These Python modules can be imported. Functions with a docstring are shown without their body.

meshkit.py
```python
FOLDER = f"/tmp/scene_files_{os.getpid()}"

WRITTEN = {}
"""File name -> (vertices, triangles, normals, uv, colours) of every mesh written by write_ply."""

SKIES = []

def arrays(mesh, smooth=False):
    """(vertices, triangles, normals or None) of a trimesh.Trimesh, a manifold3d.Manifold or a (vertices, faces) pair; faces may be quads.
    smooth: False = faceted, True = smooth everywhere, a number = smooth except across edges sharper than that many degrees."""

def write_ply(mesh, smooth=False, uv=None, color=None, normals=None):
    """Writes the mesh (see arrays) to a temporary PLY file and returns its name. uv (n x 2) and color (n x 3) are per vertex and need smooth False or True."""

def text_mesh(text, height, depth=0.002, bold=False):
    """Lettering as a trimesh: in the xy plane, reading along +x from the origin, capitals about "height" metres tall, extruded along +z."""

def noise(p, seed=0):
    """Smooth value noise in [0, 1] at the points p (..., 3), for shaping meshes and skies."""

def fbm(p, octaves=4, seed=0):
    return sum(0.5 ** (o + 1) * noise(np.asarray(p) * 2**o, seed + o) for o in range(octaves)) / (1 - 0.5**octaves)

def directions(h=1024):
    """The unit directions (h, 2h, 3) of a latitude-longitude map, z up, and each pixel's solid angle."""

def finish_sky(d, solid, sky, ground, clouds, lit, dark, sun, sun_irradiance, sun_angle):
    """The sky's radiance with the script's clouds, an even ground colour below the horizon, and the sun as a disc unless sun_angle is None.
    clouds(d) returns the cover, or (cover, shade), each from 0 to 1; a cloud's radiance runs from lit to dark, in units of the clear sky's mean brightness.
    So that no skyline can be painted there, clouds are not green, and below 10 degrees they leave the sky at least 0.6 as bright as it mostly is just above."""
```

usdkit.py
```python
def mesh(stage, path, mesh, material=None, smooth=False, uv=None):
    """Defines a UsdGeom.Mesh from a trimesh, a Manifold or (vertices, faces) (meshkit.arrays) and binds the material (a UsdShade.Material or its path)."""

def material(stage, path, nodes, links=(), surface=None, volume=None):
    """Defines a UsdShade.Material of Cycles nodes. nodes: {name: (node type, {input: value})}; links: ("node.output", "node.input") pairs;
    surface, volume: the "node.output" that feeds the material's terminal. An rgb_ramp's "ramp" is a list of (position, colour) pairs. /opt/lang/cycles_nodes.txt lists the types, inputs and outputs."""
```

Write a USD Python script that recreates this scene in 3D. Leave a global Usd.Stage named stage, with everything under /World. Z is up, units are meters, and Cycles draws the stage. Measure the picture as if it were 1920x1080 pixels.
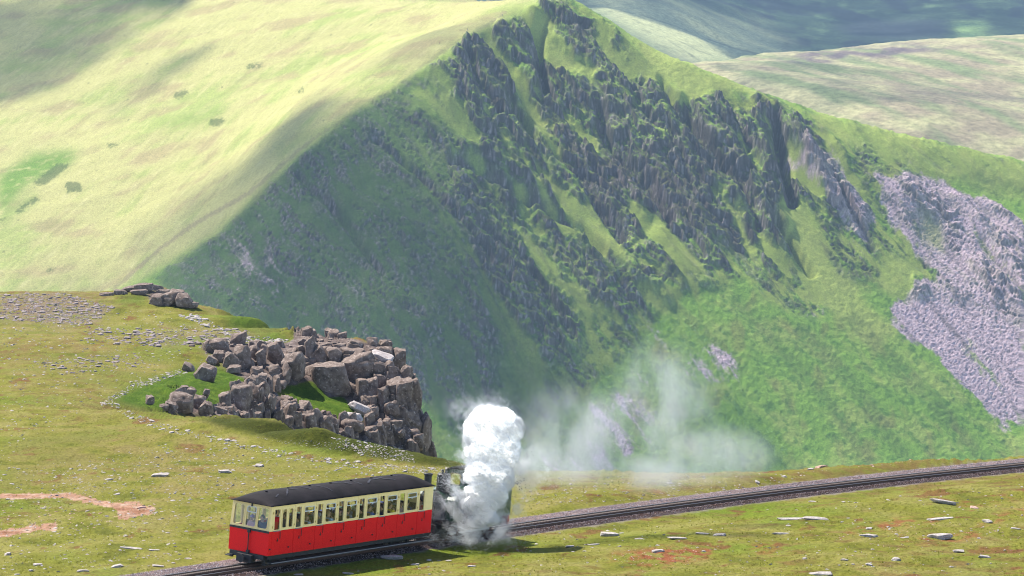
import math, random
import numpy as np, trimesh, manifold3d as m3
from scipy.interpolate import RBFInterpolator, RectBivariateSpline
from scipy.ndimage import gaussian_filter
from PIL import Image, ImageDraw
from shapely.geometry import Polygon, box as sbox
from pxr import Usd, UsdGeom, UsdShade, UsdLux, Gf, Sdf, Vt
import usdkit

# ------------------------------------------------------------------ camera, sky, sun, exposure
stage = Usd.Stage.CreateInMemory()
UsdGeom.SetStageUpAxis(stage, UsdGeom.Tokens.z)
UsdGeom.SetStageMetersPerUnit(stage, 1.0)
world = UsdGeom.Xform.Define(stage, '/World')
stage.SetDefaultPrim(world.GetPrim())
FPX, PITCH = 6400.0, 0.189                       # focal length in pixels of a 1920 wide picture, downward pitch
cam = UsdGeom.Camera.Define(stage, '/World/camera')
cam.CreateHorizontalApertureAttr(36.0)
cam.CreateVerticalApertureAttr(20.25)
cam.CreateFocalLengthAttr(36.0 * FPX / 1920.0)
cam.CreateClippingRangeAttr(Gf.Vec2f(1.0, 60000.0))
cam.AddRotateXOp().Set(90.0 - math.degrees(PITCH))
cam.CreateExposureAttr(1.02)

SUN_EL = math.radians(50.0)
SUN_AZ = np.array([-0.66, 0.75]); SUN_AZ /= np.linalg.norm(SUN_AZ)
SUN = np.array([SUN_AZ[0] * math.cos(SUN_EL), SUN_AZ[1] * math.cos(SUN_EL), math.sin(SUN_EL)])
SKY_STRENGTH, SUN_INT = 0.11, 1.2
usdkit.material(stage, '/World/Looks/sky_air', {
    'sky': ('sky_texture', {'sky_type': 'single_scattering', 'sun_disc': False, 'sun_elevation': SUN_EL,
                            'sun_rotation': math.atan2(SUN[0], SUN[1]), 'altitude': 800.0}),
    'bg': ('background_shader', {'strength': SKY_STRENGTH})}, [('sky.color', 'bg.color')], surface='bg.background')
dome = UsdLux.DomeLight.Define(stage, '/World/sky')
UsdShade.MaterialBindingAPI.Apply(dome.GetPrim()).Bind(UsdShade.Material.Get(stage, '/World/Looks/sky_air'))
dome.GetPrim().SetCustomDataByKey('kind', 'structure')
sun = UsdLux.DistantLight.Define(stage, '/World/sun')
sun.CreateIntensityAttr(SUN_INT); sun.CreateAngleAttr(0.5); sun.CreateNormalizeAttr(True) if hasattr(sun, 'CreateNormalizeAttr') else None
sun.CreateColorAttr(Gf.Vec3f(1.0, 0.95, 0.86))
sun.GetPrim().CreateAttribute('inputs:normalize', Sdf.ValueTypeNames.Bool).Set(True)
sun.AddRotateZOp().Set(math.degrees(math.atan2(SUN[1], SUN[0])) - 90.0)
sun.AddRotateXOp().Set(-(90.0 - math.degrees(SUN_EL)))

CP, SP = math.cos(PITCH), math.sin(PITCH)


def W(px, py, Y):
    """world point seen at pixel (px, py) of the 1920x1080 picture, Y metres ahead (used only to survey the lie of the land)"""
    u, v = (px - 960) / FPX, (540 - py) / FPX
    dy, dz = v * SP + CP, v * CP - SP
    return np.array([u * Y / dy, Y, dz * Y / dy])


def proj(q):
    q = np.asarray(q, float)
    d = q[..., 1] * CP - q[..., 2] * SP
    u = q[..., 1] * SP + q[..., 2] * CP
    return 960 + FPX * q[..., 0] / d, 540 - FPX * u / d


# ------------------------------------------------------------------ helpers
RNG = np.random.default_rng(7)
NAMES = {}


def path_for(name, parent):
    base = parent.GetPath().pathString if parent is not None else '/World'
    k = (base, name)
    n = NAMES.get(k, 0); NAMES[k] = n + 1
    return f'{base}/{name}' + (f'_{n:03d}' if n else '')


def tag(p, label=None, cat=None, group=None, kind=None):
    p = p.GetPrim() if hasattr(p, 'GetPrim') else p
    for k, v in (('label', label), ('category', cat), ('group', group), ('kind', kind)):
        if v:
            p.SetCustomDataByKey(k, v)
    return p


def obj(name, mesh, mat, parent=None, smooth=False):
    if isinstance(mesh, (list, tuple)) and len(mesh) and hasattr(mesh[0], 'vertices'):
        mesh = trimesh.util.concatenate(list(mesh))
    return usdkit.mesh(stage, path_for(name, parent), mesh, MAT[mat] if isinstance(mat, str) else mat, smooth=smooth).GetPrim()


def thing(name, label, cat, M=None, group=None):
    x = UsdGeom.Xform.Define(stage, path_for(name, None))
    if M is not None:
        x.AddTransformOp().Set(Gf.Matrix4d(*np.asarray(M, float).T.ravel().tolist()))
    return tag(x, label, cat, group)


def hash2(ix, iy, seed):
    h = (ix * 374761393 + iy * 668265263 + seed * 974634777) & 0xFFFFFFFF
    h = ((h ^ (h >> 13)) * 1274126177) & 0xFFFFFFFF
    return (h ^ (h >> 16)) & 0xFFFFFFFF


_ang = np.linspace(0, 2 * np.pi, 256, endpoint=False)
GX, GY = np.cos(_ang).astype(np.float32), np.sin(_ang).astype(np.float32)


def pn(x, y, seed=0):
    """2-D gradient noise, about -1..1"""
    x = np.asarray(x, float); y = np.asarray(y, float)
    ix, iy = np.floor(x).astype(np.int64), np.floor(y).astype(np.int64)
    fx, fy = x - ix, y - iy
    ux, uy = fx * fx * fx * (fx * (fx * 6 - 15) + 10), fy * fy * fy * (fy * (fy * 6 - 15) + 10)

    def g(a, b):
        h = hash2(ix + a, iy + b, seed) & 255
        return GX[h] * (fx - a) + GY[h] * (fy - b)
    n0 = g(0, 0) * (1 - ux) + g(1, 0) * ux
    n1 = g(0, 1) * (1 - ux) + g(1, 1) * ux
    return 1.5 * (n0 * (1 - uy) + n1 * uy)


def fb(x, y, o=3, seed=0, gain=.5):
    t, a, s = 0, 1.0, 0
    for i in range(o):
        t = t + a * pn(x * 2 ** i + 17.3 * i, y * 2 ** i - 9.1 * i, seed + i * 31); s += a; a *= gain
    return t / s


def ss(a, b, x):
    t = np.clip((x - a) / (b - a), 0, 1)
    return t * t * (3 - 2 * t)


def mixc(c0, c1, t):
    t = np.asarray(t)[..., None]
    return c0 * (1 - t) + np.asarray(c1, float) * t


def grid_object(name, X, Y, Z, col, mat, kind='structure', keep=None, nrm=None):
    """a sheet of land on a rows x columns grid with a colour at each point"""
    P3 = np.stack([X, Y, Z], -1)
    R, C = X.shape
    if nrm is None:
        nrm = normals(P3)
    i = np.arange(R * C).reshape(R, C)
    q = np.stack([i[:-1, :-1], i[:-1, 1:], i[1:, 1:], i[1:, :-1]], -1).reshape(-1, 4)
    if keep is not None:
        k = keep[:-1, :-1].ravel()
        q = q[k]
        used = np.zeros(R * C, bool); used[q.ravel()] = True
        re = np.cumsum(used) - 1
        q = re[q]
    else:
        used = slice(None)
    m = UsdGeom.Mesh.Define(stage, path_for(name, None))
    m.CreatePointsAttr(Vt.Vec3fArray.FromNumpy(P3.reshape(-1, 3)[used].astype(np.float32)))
    m.CreateFaceVertexCountsAttr(Vt.IntArray.FromNumpy(np.full(len(q), 4, np.int32)))
    m.CreateFaceVertexIndicesAttr(Vt.IntArray.FromNumpy(q.astype(np.int32).ravel()))
    m.CreateSubdivisionSchemeAttr('none')
    m.CreateNormalsAttr(Vt.Vec3fArray.FromNumpy(nrm.reshape(-1, 3)[used].astype(np.float32)))
    m.SetNormalsInterpolation('vertex')
    UsdGeom.PrimvarsAPI(m).CreatePrimvar('col', Sdf.ValueTypeNames.Color3fArray, 'vertex').Set(
        Vt.Vec3fArray.FromNumpy(np.clip(col.reshape(-1, 3)[used], 0.004, 0.9).astype(np.float32)))
    UsdShade.MaterialBindingAPI.Apply(m.GetPrim()).Bind(MAT[mat])
    return tag(m, kind=kind)


def normals(P3):
    du, dv = np.gradient(P3, axis=1), np.gradient(P3, axis=0)
    n = np.cross(du, dv)
    n *= np.sign(n[..., 2:3] + 1e-12)
    return n / np.maximum(np.linalg.norm(n, axis=-1, keepdims=True), 1e-9)


def region(polys, blur, size=(480, 270), pad=60):
    """soft mask over the surveyed area; polys in picture coordinates with a weight"""
    im = Image.new('F', (size[0] + 2 * pad, size[1] + 2 * pad), 0)
    d = ImageDraw.Draw(im)
    for w, pts in polys:
        d.polygon([(x / 4 + pad, y / 4 + pad) for x, y in pts], fill=w)
    a = gaussian_filter(np.array(im), blur / 4)

    def at(px, py):
        i = np.clip(py / 4 + pad, 0, a.shape[0] - 1.001); j = np.clip(px / 4 + pad, 0, a.shape[1] - 1.001)
        i0, j0 = i.astype(int), j.astype(int); fi, fj = i - i0, j - j0
        return (a[i0, j0] * (1 - fi) * (1 - fj) + a[i0 + 1, j0] * fi * (1 - fj) + a[i0, j0 + 1] * (1 - fi) * fj + a[i0 + 1, j0 + 1] * fi * fj)
    return at


def band(pts, width):
    """a polyline widened to a polygon"""
    p = np.array(pts, float); t = np.gradient(p, axis=0); t /= np.linalg.norm(t, axis=1, keepdims=True)
    n = np.stack([-t[:, 1], t[:, 0]], 1) * width / 2
    return [tuple(q) for q in np.vstack([p + n, (p - n)[::-1]])]


# ------------------------------------------------------------------ materials
MAT = {}


def mat(name, color, rough=.6, var=.12, scale=6., bump=0., metallic=0., spec=.5, coat=0., dirt=None, detail=4., bscale=None):
    dark = [max(0, c * (1 - var)) for c in color]; light = [min(1, c * (1 + var)) for c in color]
    nodes = {'tc': ('texture_coordinate', {}), 'n': ('noise_texture', {'scale': scale, 'detail': detail, 'roughness': .6}),
             'r': ('rgb_ramp', {'ramp': [(.3, dirt or dark), (.5, color), (.72, light)]}),
             'p': ('principled_bsdf', {'roughness': rough, 'metallic': metallic, 'specular_ior_level': spec, 'coat_weight': coat})}
    links = [('tc.object', 'n.vector'), ('n.fac', 'r.fac'), ('r.color', 'p.base_color')]
    if bump:
        nodes['n2'] = ('noise_texture', {'scale': bscale or scale * 4, 'detail': 5., 'roughness': .65})
        nodes['b'] = ('bump', {'strength': bump, 'distance': .05})
        links += [('tc.object', 'n2.vector'), ('n2.fac', 'b.height'), ('b.normal', 'p.normal')]
    MAT[name] = usdkit.material(stage, '/World/Looks/' + name, nodes, links, surface='p.BSDF')


def land_mat(name, scale, amount, bump, dist, scale2):
    nodes = {'g': ('geometry', {}), 'a': ('attribute', {'attribute': 'col'}),
             'n': ('noise_texture', {'scale': scale, 'detail': 5., 'roughness': .7}),
             'm': ('map_range', {'from_min': .3, 'from_max': .7, 'to_min': 1 - amount, 'to_max': 1 + amount}),
             'x': ('vector_math', {'math_type': 'scale'}),
             'n2': ('noise_texture', {'scale': scale2, 'detail': 4., 'roughness': .7}),
             'b': ('bump', {'strength': bump, 'distance': dist}),
             'p': ('principled_bsdf', {'roughness': .95, 'specular_ior_level': .05})}
    links = [('g.position', 'n.vector'), ('n.fac', 'm.value'), ('a.color', 'x.vector1'), ('m.result', 'x.scale'), ('x.vector', 'p.base_color'),
             ('g.position', 'n2.vector'), ('n2.fac', 'b.height'), ('b.normal', 'p.normal')]
    MAT[name] = usdkit.material(stage, '/World/Looks/' + name, nodes, links, surface='p.BSDF')


land_mat('meadow_land', 7., .42, .9, .07, 20.)
land_mat('mountain_land', .8, .28, .7, .9, 1.1)
land_mat('distant_land', .12, .38, .5, 2., .2)


def rock_mat(name, c0, c1, c2, scale):
    MAT[name] = usdkit.material(stage, '/World/Looks/' + name, {
        'g': ('geometry', {}), 'n': ('noise_texture', {'scale': scale, 'detail': 6., 'roughness': .65}),
        'r': ('rgb_ramp', {'ramp': [(.28, c0), (.5, c1), (.7, c2)]}),
        'v': ('voronoi_texture', {'scale': scale * 2.2}), 'n2': ('noise_texture', {'scale': scale * 5, 'detail': 5., 'roughness': .7}),
        'l': ('map_range', {'from_min': .58, 'from_max': .68, 'to_min': 0., 'to_max': 1., 'clamp': True}), 'n3': ('noise_texture', {'scale': scale * 2.7, 'detail': 3.}),
        'mx': ('mix_color', {'b': tuple(min(.6, x * 1.25 + .02) for x in c2)}),
        'b': ('bump', {'strength': .6, 'distance': .06}), 'p': ('principled_bsdf', {'roughness': .92, 'specular_ior_level': .2})},
        [('g.position', 'n.vector'), ('n.fac', 'r.fac'), ('g.position', 'n2.vector'), ('n2.fac', 'b.height'), ('b.normal', 'p.normal'),
         ('g.position', 'n3.vector'), ('n3.fac', 'l.value'), ('l.result', 'mx.fac'), ('r.color', 'mx.a'), ('mx.result', 'p.base_color')], surface='p.BSDF')


rock_mat('crag_rock', (.066, .047, .039), (.165, .122, .102), (.25, .198, .170), 1.8)
rock_mat('crag_rock_pale', (.24, .20, .19), (.36, .31, .30), (.48, .43, .41), 2.6)
rock_mat('meadow_stone', (.22, .19, .175), (.34, .30, .28), (.45, .405, .385), 7.)
rock_mat('meadow_stone_pink', (.28, .15, .11), (.40, .25, .20), (.50, .38, .33), 7.)
rock_mat('meadow_stone_dark', (.15, .115, .112), (.23, .185, .18), (.33, .285, .28), 7.)

mat('red_paint', (.78, .004, .006), .5, .02, 1.2, spec=.15)
mat('cream_paint', (.93, .72, .33), .5, .05, 5., .03, spec=.3)
mat('roof_felt', (.012, .009, .011), .85, .5, 1.3, .25, spec=.15, bscale=14)
mat('roof_scuff', (.050, .050, .062), .85, .2, 9., spec=.15, dirt=(.014, .011, .013))
mat('black_iron', (.018, .017, .018), .6, .5, 5., .2, spec=.4)
mat('grey_trim', (.22, .22, .24), .5, .2, 8.)
mat('pale_metal', (.62, .64, .66), .35, .1, 9.)
mat('wheel_steel', (.16, .14, .13), .45, .3, 8., metallic=.6)
mat('engine_green', (.012, .045, .022), .35, .3, 4., coat=.3)
mat('engine_soot', (.020, .018, .018), .55, .5, 6., .2)
mat('brass', (.55, .38, .12), .3, .1, 6., metallic=1.)
mat('buffer_red', (.45, .03, .02), .45, .2, 6.)
mat('seat_wood', (.10, .045, .02), .6, .3, 6.)
mat('cabin_lining', (.30, .22, .14), .7, .2, 6.)
mat('rail_steel', (.085, .040, .028), .6, .4, 10., .2)
mat('rail_head', (.20, .19, .20), .4, .1, 10., metallic=.9)
mat('rust_sleeper', (.060, .030, .022), .8, .4, 8., .2)
for nm, c in (('stone_grey', (.33, .275, .27)), ('stone_light', (.50, .44, .44)), ('stone_pink', (.38, .26, .23)), ('stone_dark', (.20, .15, .15))):
    mat('ballast_' + nm, c, .9, .35, 30.)
MAT['window_glass'] = usdkit.material(stage, '/World/Looks/window_glass', {
    'g': ('geometry', {}), 'dt': ('vector_math', {'math_type': 'dot_product'}), 'ab': ('math', {'math_type': 'absolute'}), 'iv': ('math', {'math_type': 'subtract', 'value1': 1.0}),
    'pw': ('math', {'math_type': 'power', 'value2': 5.0}), 'f': ('math', {'math_type': 'multiply_add', 'value2': .9, 'value3': .04}),
    't': ('transparent_bsdf', {'color': (.93, .95, .94)}), 'gl': ('glossy_bsdf', {'color': (.9, .9, .9), 'roughness': .03}), 'm': ('mix_closure', {})},
    [('g.incoming', 'dt.vector1'), ('g.normal', 'dt.vector2'), ('dt.value', 'ab.value1'), ('ab.value', 'iv.value2'), ('iv.value', 'pw.value1'), ('pw.value', 'f.value1'), ('f.value', 'm.fac'),
     ('t.BSDF', 'm.closure1'), ('gl.BSDF', 'm.closure2')], surface='m.closure')
for nm, c in (('skin_fair', (.55, .33, .25)), ('skin_tan', (.42, .25, .17)), ('hair_brown', (.05, .028, .016)), ('hair_fair', (.32, .22, .11)), ('hair_grey', (.32, .31, .30)),
              ('hair_dark', (.012, .010, .010)), ('cloth_red', (.60, .012, .012)), ('cloth_navy', (.02, .04, .14)), ('cloth_blue', (.04, .12, .45)), ('cloth_pale_blue', (.40, .55, .72)),
              ('cloth_lavender', (.36, .26, .58)), ('cloth_pink', (.75, .50, .58)), ('cloth_yellow', (.85, .62, .02)), ('cloth_green', (.04, .09, .05)), ('cloth_grey', (.22, .24, .28)),
              ('cloth_white', (.72, .72, .74)), ('cloth_black', (.02, .02, .025)), ('cloth_denim', (.05, .08, .16)), ('eye_dark', (.015, .012, .012)), ('lip', (.38, .14, .12))):
    mat(nm, c, .85 if 'cloth' in nm else .6, .08, 20.)

# ------------------------------------------------------------------ the railway's line
O0 = np.array([-9.961, 134.524, -36.855]); PHI, GRADE = .955, .126
AX = np.array([math.cos(PHI) * math.cos(GRADE), math.sin(PHI) * math.cos(GRADE), -math.sin(GRADE)])
SV = np.array([-math.sin(PHI), math.cos(PHI), 0.0])
NV = np.cross(AX, SV)
CEN = O0 + 1.035 * SV - .55 * NV                   # rail level on the centre line below the carriage's upper end
TR = []                                            # t, point, heading
p, ph, t, ds = CEN + AX * 12.0, PHI, 12.0, .5
for k in range(150):
    TR.append((t, p.copy(), ph))
    ph -= .0021 * ds
    p = p + ds * np.array([math.cos(ph) * math.cos(GRADE), math.sin(ph) * math.cos(GRADE), -math.sin(GRADE)]); t += ds
TR = [(x, CEN + AX * x, PHI) for x in np.arange(-24, 12, .5)] + TR
TT = np.array([a[0] for a in TR]); TP = np.array([a[1] for a in TR]); TH = np.array([a[2] for a in TR])


def track_at(t):
    q = np.stack([np.interp(t, TT, TP[:, k]) for k in range(3)], -1)
    h = np.interp(t, TT, TH)
    s = np.stack([-np.sin(h), np.cos(h), 0 * h], -1)
    return q, s, h


from scipy.spatial import cKDTree
_tt = np.arange(-24, 86, .1); _tq, _ts, _ = track_at(_tt)
_tree = cKDTree(_tq[:, :2])


def track_coords(x, y):
    """distance along, signed lateral (+ = far side), rail height for points (x, y)"""
    d, i = _tree.query(np.stack([x, y], -1).reshape(-1, 2))
    r = np.stack([x, y], -1).reshape(-1, 2) - _tq[i, :2]
    lat = (r * _ts[i, :2]).sum(1)
    far = np.abs(np.abs(lat) - d) > .5
    lat = np.where(far, np.sign(lat) * d, lat)
    return _tt[i].reshape(x.shape), lat.reshape(x.shape), _tq[i, 2].reshape(x.shape)


# ------------------------------------------------------------------ mountain across the valley
def rbf_surface(pts, us, Ys, smoothing=0.0, kernel='linear', scale=(1., 1.)):
    pts = np.array(pts, float)
    f = RBFInterpolator(pts[:, :2] * scale, pts[:, 2], kernel=kernel, smoothing=smoothing)
    U, YY = np.meshgrid(us, Ys)
    z = f(np.stack([U.ravel() * YY.ravel() * scale[0], YY.ravel() * scale[1]], 1)).reshape(U.shape)
    return RectBivariateSpline(Ys, us, z, kx=3, ky=3)


def rows_for(spl, us, Y0, Y1, NR, w=.02, n=1600):
    """row distances per column: evenly spread over what the slope shows, coarser where it turns away"""
    Yd = np.geomspace(Y0, Y1, n)
    z = spl(Yd, us)                                  # n x C
    x = us[None] * Yd[:, None]
    _, py = proj(np.stack([x, np.repeat(Yd[:, None], len(us), 1), z], -1))
    run = np.minimum.accumulate(py, 0)
    d = np.abs(np.diff(py, axis=0))
    seen = (py[1:] <= run[1:] + 1e-9) & (py[1:] < 1150) & (py[1:] > -60)
    dY = np.diff(Yd)[:, None] / Yd[1:, None]
    inc = np.where(seen, d, .12 * d) + w * 1000 * dY
    inc = gaussian_filter(inc, (6, 10), mode='nearest')
    cum = np.vstack([np.zeros((1, len(us))), np.cumsum(inc, 0)]); cum /= cum[-1]
    q = np.linspace(0, 1, NR)
    return np.stack([np.interp(q, cum[:, c], Yd) for c in range(len(us))], 1)


def columns(inner, outer, n_in, n_out):
    a = np.linspace(-inner, inner, n_in)
    b = np.linspace(inner, outer, n_out + 1)[1:]
    return np.concatenate([-b[::-1], a, b])


M = []
for px, py, Y in [
    # pale grass shoulder
    (-300, 540, 2360), (-300, 200, 2640), (-300, -60, 2950), (0, 0, 2800), (0, 150, 2660), (0, 300, 2510), (0, 420, 2400), (0, 545, 2310), (200, 0, 2790), (200, 200, 2570), (200, 400, 2395), (160, 560, 2305),
    (400, 0, 2740), (400, 150, 2560), (400, 300, 2420), (600, 0, 2690), (600, 130, 2520), (800, 0, 2630), (800, 60, 2540), (900, 2, 2590),
    # brow between grass and crags
    (250, 530, 2296), (320, 490, 2300), (400, 440, 2306), (470, 375, 2320), (550, 300, 2340), (600, 255, 2354), (650, 215, 2368), (720, 172, 2388), (780, 135, 2410), (830, 100, 2432), (880, 65, 2458), (940, 38, 2490), (1000, 14, 2522), (1050, 0, 2545),
    # crest falling to the right
    (1090, 8, 2545), (1140, 40, 2535), (1200, 80, 2522), (1280, 115, 2505), (1350, 145, 2500), (1420, 172, 2498), (1500, 200, 2498), (1605, 230, 2500), (1710, 260, 2500), (1800, 276, 2500), (1920, 303, 2500), (2200, 380, 2500),
    # face
    (400, 520, 2262), (400, 600, 2222), (470, 480, 2275), (550, 420, 2288), (600, 360, 2308), (600, 480, 2262), (600, 600, 2214), (600, 760, 2160), (600, 860, 2128),
    (700, 300, 2335), (800, 240, 2362), (800, 400, 2292), (800, 600, 2212), (800, 800, 2148), (800, 900, 2110),
    (900, 150, 2418), (900, 300, 2352), (1000, 110, 2475), (1000, 220, 2420), (1000, 400, 2335), (1000, 600, 2248), (1000, 850, 2160), (1050, 60, 2520),
    (1100, 120, 2485), (1150, 300, 2402), (1150, 600, 2262), (1150, 870, 2166), (1200, 160, 2482), (1300, 200, 2462), (1300, 350, 2392), (1300, 500, 2318), (1300, 700, 2236), (1300, 880, 2170),
    (1420, 260, 2450), (1450, 400, 2385), (1450, 560, 2306), (1450, 750, 2228), (1460, 900, 2172), (1600, 330, 2440), (1600, 450, 2385), (1600, 600, 2310), (1600, 750, 2242), (1600, 890, 2185),
    (1750, 330, 2462), (1750, 450, 2410), (1750, 600, 2335), (1750, 750, 2262), (1750, 880, 2205), (1880, 370, 2462), (1880, 500, 2398), (1880, 650, 2326), (1880, 800, 2262), (1900, 900, 2215), (2200, 500, 2420), (2200, 900, 2220)]:
    M.append(W(px, py, Y))
for px in (-400, 0, 300, 600, 800, 960, 1300, 1600, 1920, 2300):        # foot and back of the mountain
    u = (px - 960) / FPX
    M.append((u * 1900, 1900, -590)); M.append((u * 1500, 1500, -600))
    zb = {-400: -330, 0: -300, 300: -290, 600: -290, 800: -300, 960: -330}.get(px, -470)
    M.append((u * 3000, 3000, zb)); M.append((u * 3300, 3300, min(zb - 60, -520)))
for px, py, Y in ((1100, 10, 2545), (1280, 115, 2505), (1420, 172, 2498), (1605, 230, 2500), (1710, 260, 2500), (1920, 303, 2500)):   # turns down behind the crest
    q = W(px, py, Y); M.append((q[0] * 1.02, Y + 60, q[2] - 22)); M.append((q[0] * 1.05, Y + 150, q[2] - 75))

mu = columns(.152, .24, 1060, 40)
m_spl = rbf_surface(M, np.linspace(-.26, .26, 180), np.concatenate([np.linspace(1500, 2050, 30), np.linspace(2065, 2600, 110), np.linspace(2620, 3300, 36)]))
MY = rows_for(m_spl, mu, 1900, 3250, 600, w=.05)
MX = mu[None] * MY
MZ0 = m_spl.ev(MY, np.broadcast_to(mu[None], MY.shape))
mpx, mpy = proj(np.stack([MX, MY, MZ0], -1))

crag = region([(1., [(1000, 14), (1050, -5), (1090, 8), (1150, 55), (1230, 135), (1290, 178), (1330, 150), (1420, 172), (1500, 202), (1600, 230), (1700, 258), (1800, 276), (1925, 303), (1925, 360), (1800, 330), (1740, 335), (1760, 360), (1850, 380), (1930, 420), (1930, 620), (1800, 560), (1700, 560), (1640, 520),
                     (1560, 540), (1540, 600), (1440, 560), (1400, 520), (1260, 560), (1200, 640), (1010, 800), (900, 860), (800, 760), (700, 660), (560, 640), (330, 560), (290, 520), (400, 440), (550, 300), (650, 215), (780, 140), (880, 70)])], 8)
steep = region([(1., [(800, 140), (870, 75), (1000, 14), (1060, 10), (1150, 70), (1250, 160), (1330, 190), (1420, 190), (1500, 230), (1580, 300), (1640, 420), (1580, 420), (1500, 380), (1490, 520), (1380, 480), (1280, 440), (1180, 420), (1000, 300), (860, 240)]),
                (.65, [(860, 240), (1000, 300), (1180, 420), (1380, 480), (1260, 560), (1100, 620), (1000, 760), (900, 640), (840, 420)]),
                (.55, [(1660, 340), (1930, 400), (1930, 500), (1800, 440), (1700, 400)]), (.6, [(1640, 500), (1720, 520), (1740, 560), (1680, 560)]), (.8, [(1820, 480), (1930, 500), (1930, 570), (1850, 560)]), (.8, [(1590, 232), (1700, 258), (1770, 284), (1720, 306), (1640, 282)]), (.6, [(1860, 318), (1930, 325), (1930, 352), (1880, 350)])], 16)
scree = region([(1., [(1640, 330), (1700, 320), (1780, 350), (1930, 420), (1930, 800), (1870, 780), (1770, 690), (1660, 590), (1690, 540), (1760, 520), (1700, 450), (1660, 400)]),
                (.52, [(1100, 770), (1150, 765), (1230, 850), (1130, 870)]), (.50, [(1170, 670), (1190, 672), (1225, 720), (1195, 715)]), (.50, band([(1210, 590), (1260, 650), (1310, 700), (1350, 715)], 20)),
                (.52, [(1300, 640), (1340, 645), (1395, 700), (1350, 690)]), (.7, [(1520, 575), (1548, 580), (1535, 605)]), (.8, [(1490, 290), (1560, 290), (1640, 420), (1600, 440), (1540, 360)]), (.35, [(420, 430), (500, 440), (560, 560), (480, 590), (430, 540)]),
                (.45, [(1000, 850), (1100, 830), (1160, 900), (1000, 900)]), (.6, band([(1150, 740), (1220, 790)], 24))], 8)
heath = region([(1., [(1530, 430), (1590, 470), (1660, 540), (1600, 520), (1540, 480)]), (1., [(1000, 200), (1180, 300), (1300, 400), (1400, 440), (1400, 480), (1280, 440), (1100, 400)]), (.9, [(1220, 300), (1300, 330), (1360, 400), (1420, 440), (1290, 430)]), (.8, [(1280, 220), (1400, 330), (1380, 380), (1260, 300)]), (.7, [(820, 120), (900, 100), (960, 140), (900, 200)])], 14)
grassy = region([(1., [(1170, 62), (1285, 112), (1330, 136), (1420, 168), (1330, 176), (1300, 196), (1230, 140)]), (.55, [(1500, 205), (1605, 232), (1710, 262), (1930, 305), (1930, 392), (1760, 336), (1700, 310), (1640, 300), (1560, 262)]), (.45, [(1760, 285), (1930, 310), (1930, 392), (1790, 345)]),
                 (1., band([(1012, 45), (1030, 85), (1060, 118), (1115, 155)], 20)), (.9, band([(1481, 390), (1520, 480), (1560, 540), (1660, 640)], 56)), (.7, [(1660, 480), (1720, 500), (1700, 560), (1650, 540)]), (.8, band([(1110, 60), (1150, 110), (1190, 150)], 10)), (.7, band([(1090, 130), (1130, 190)], 12)),
                 (.7, band([(880, 130), (960, 190), (1010, 260)], 10)), (.8, band([(780, 170), (850, 230), (900, 270)], 10)), (.8, [(1720, 400), (1760, 420), (1770, 480), (1730, 450)]), (.7, band([(1190, 470), (1240, 420)], 12))], 7)
mdw = region([(1., [(-240, -240), (1060, -240), (1050, 0), (1000, 14), (880, 66), (780, 138), (650, 218), (550, 302), (400, 442), (250, 535), (170, 580), (-240, 640)])], 7)
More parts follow.
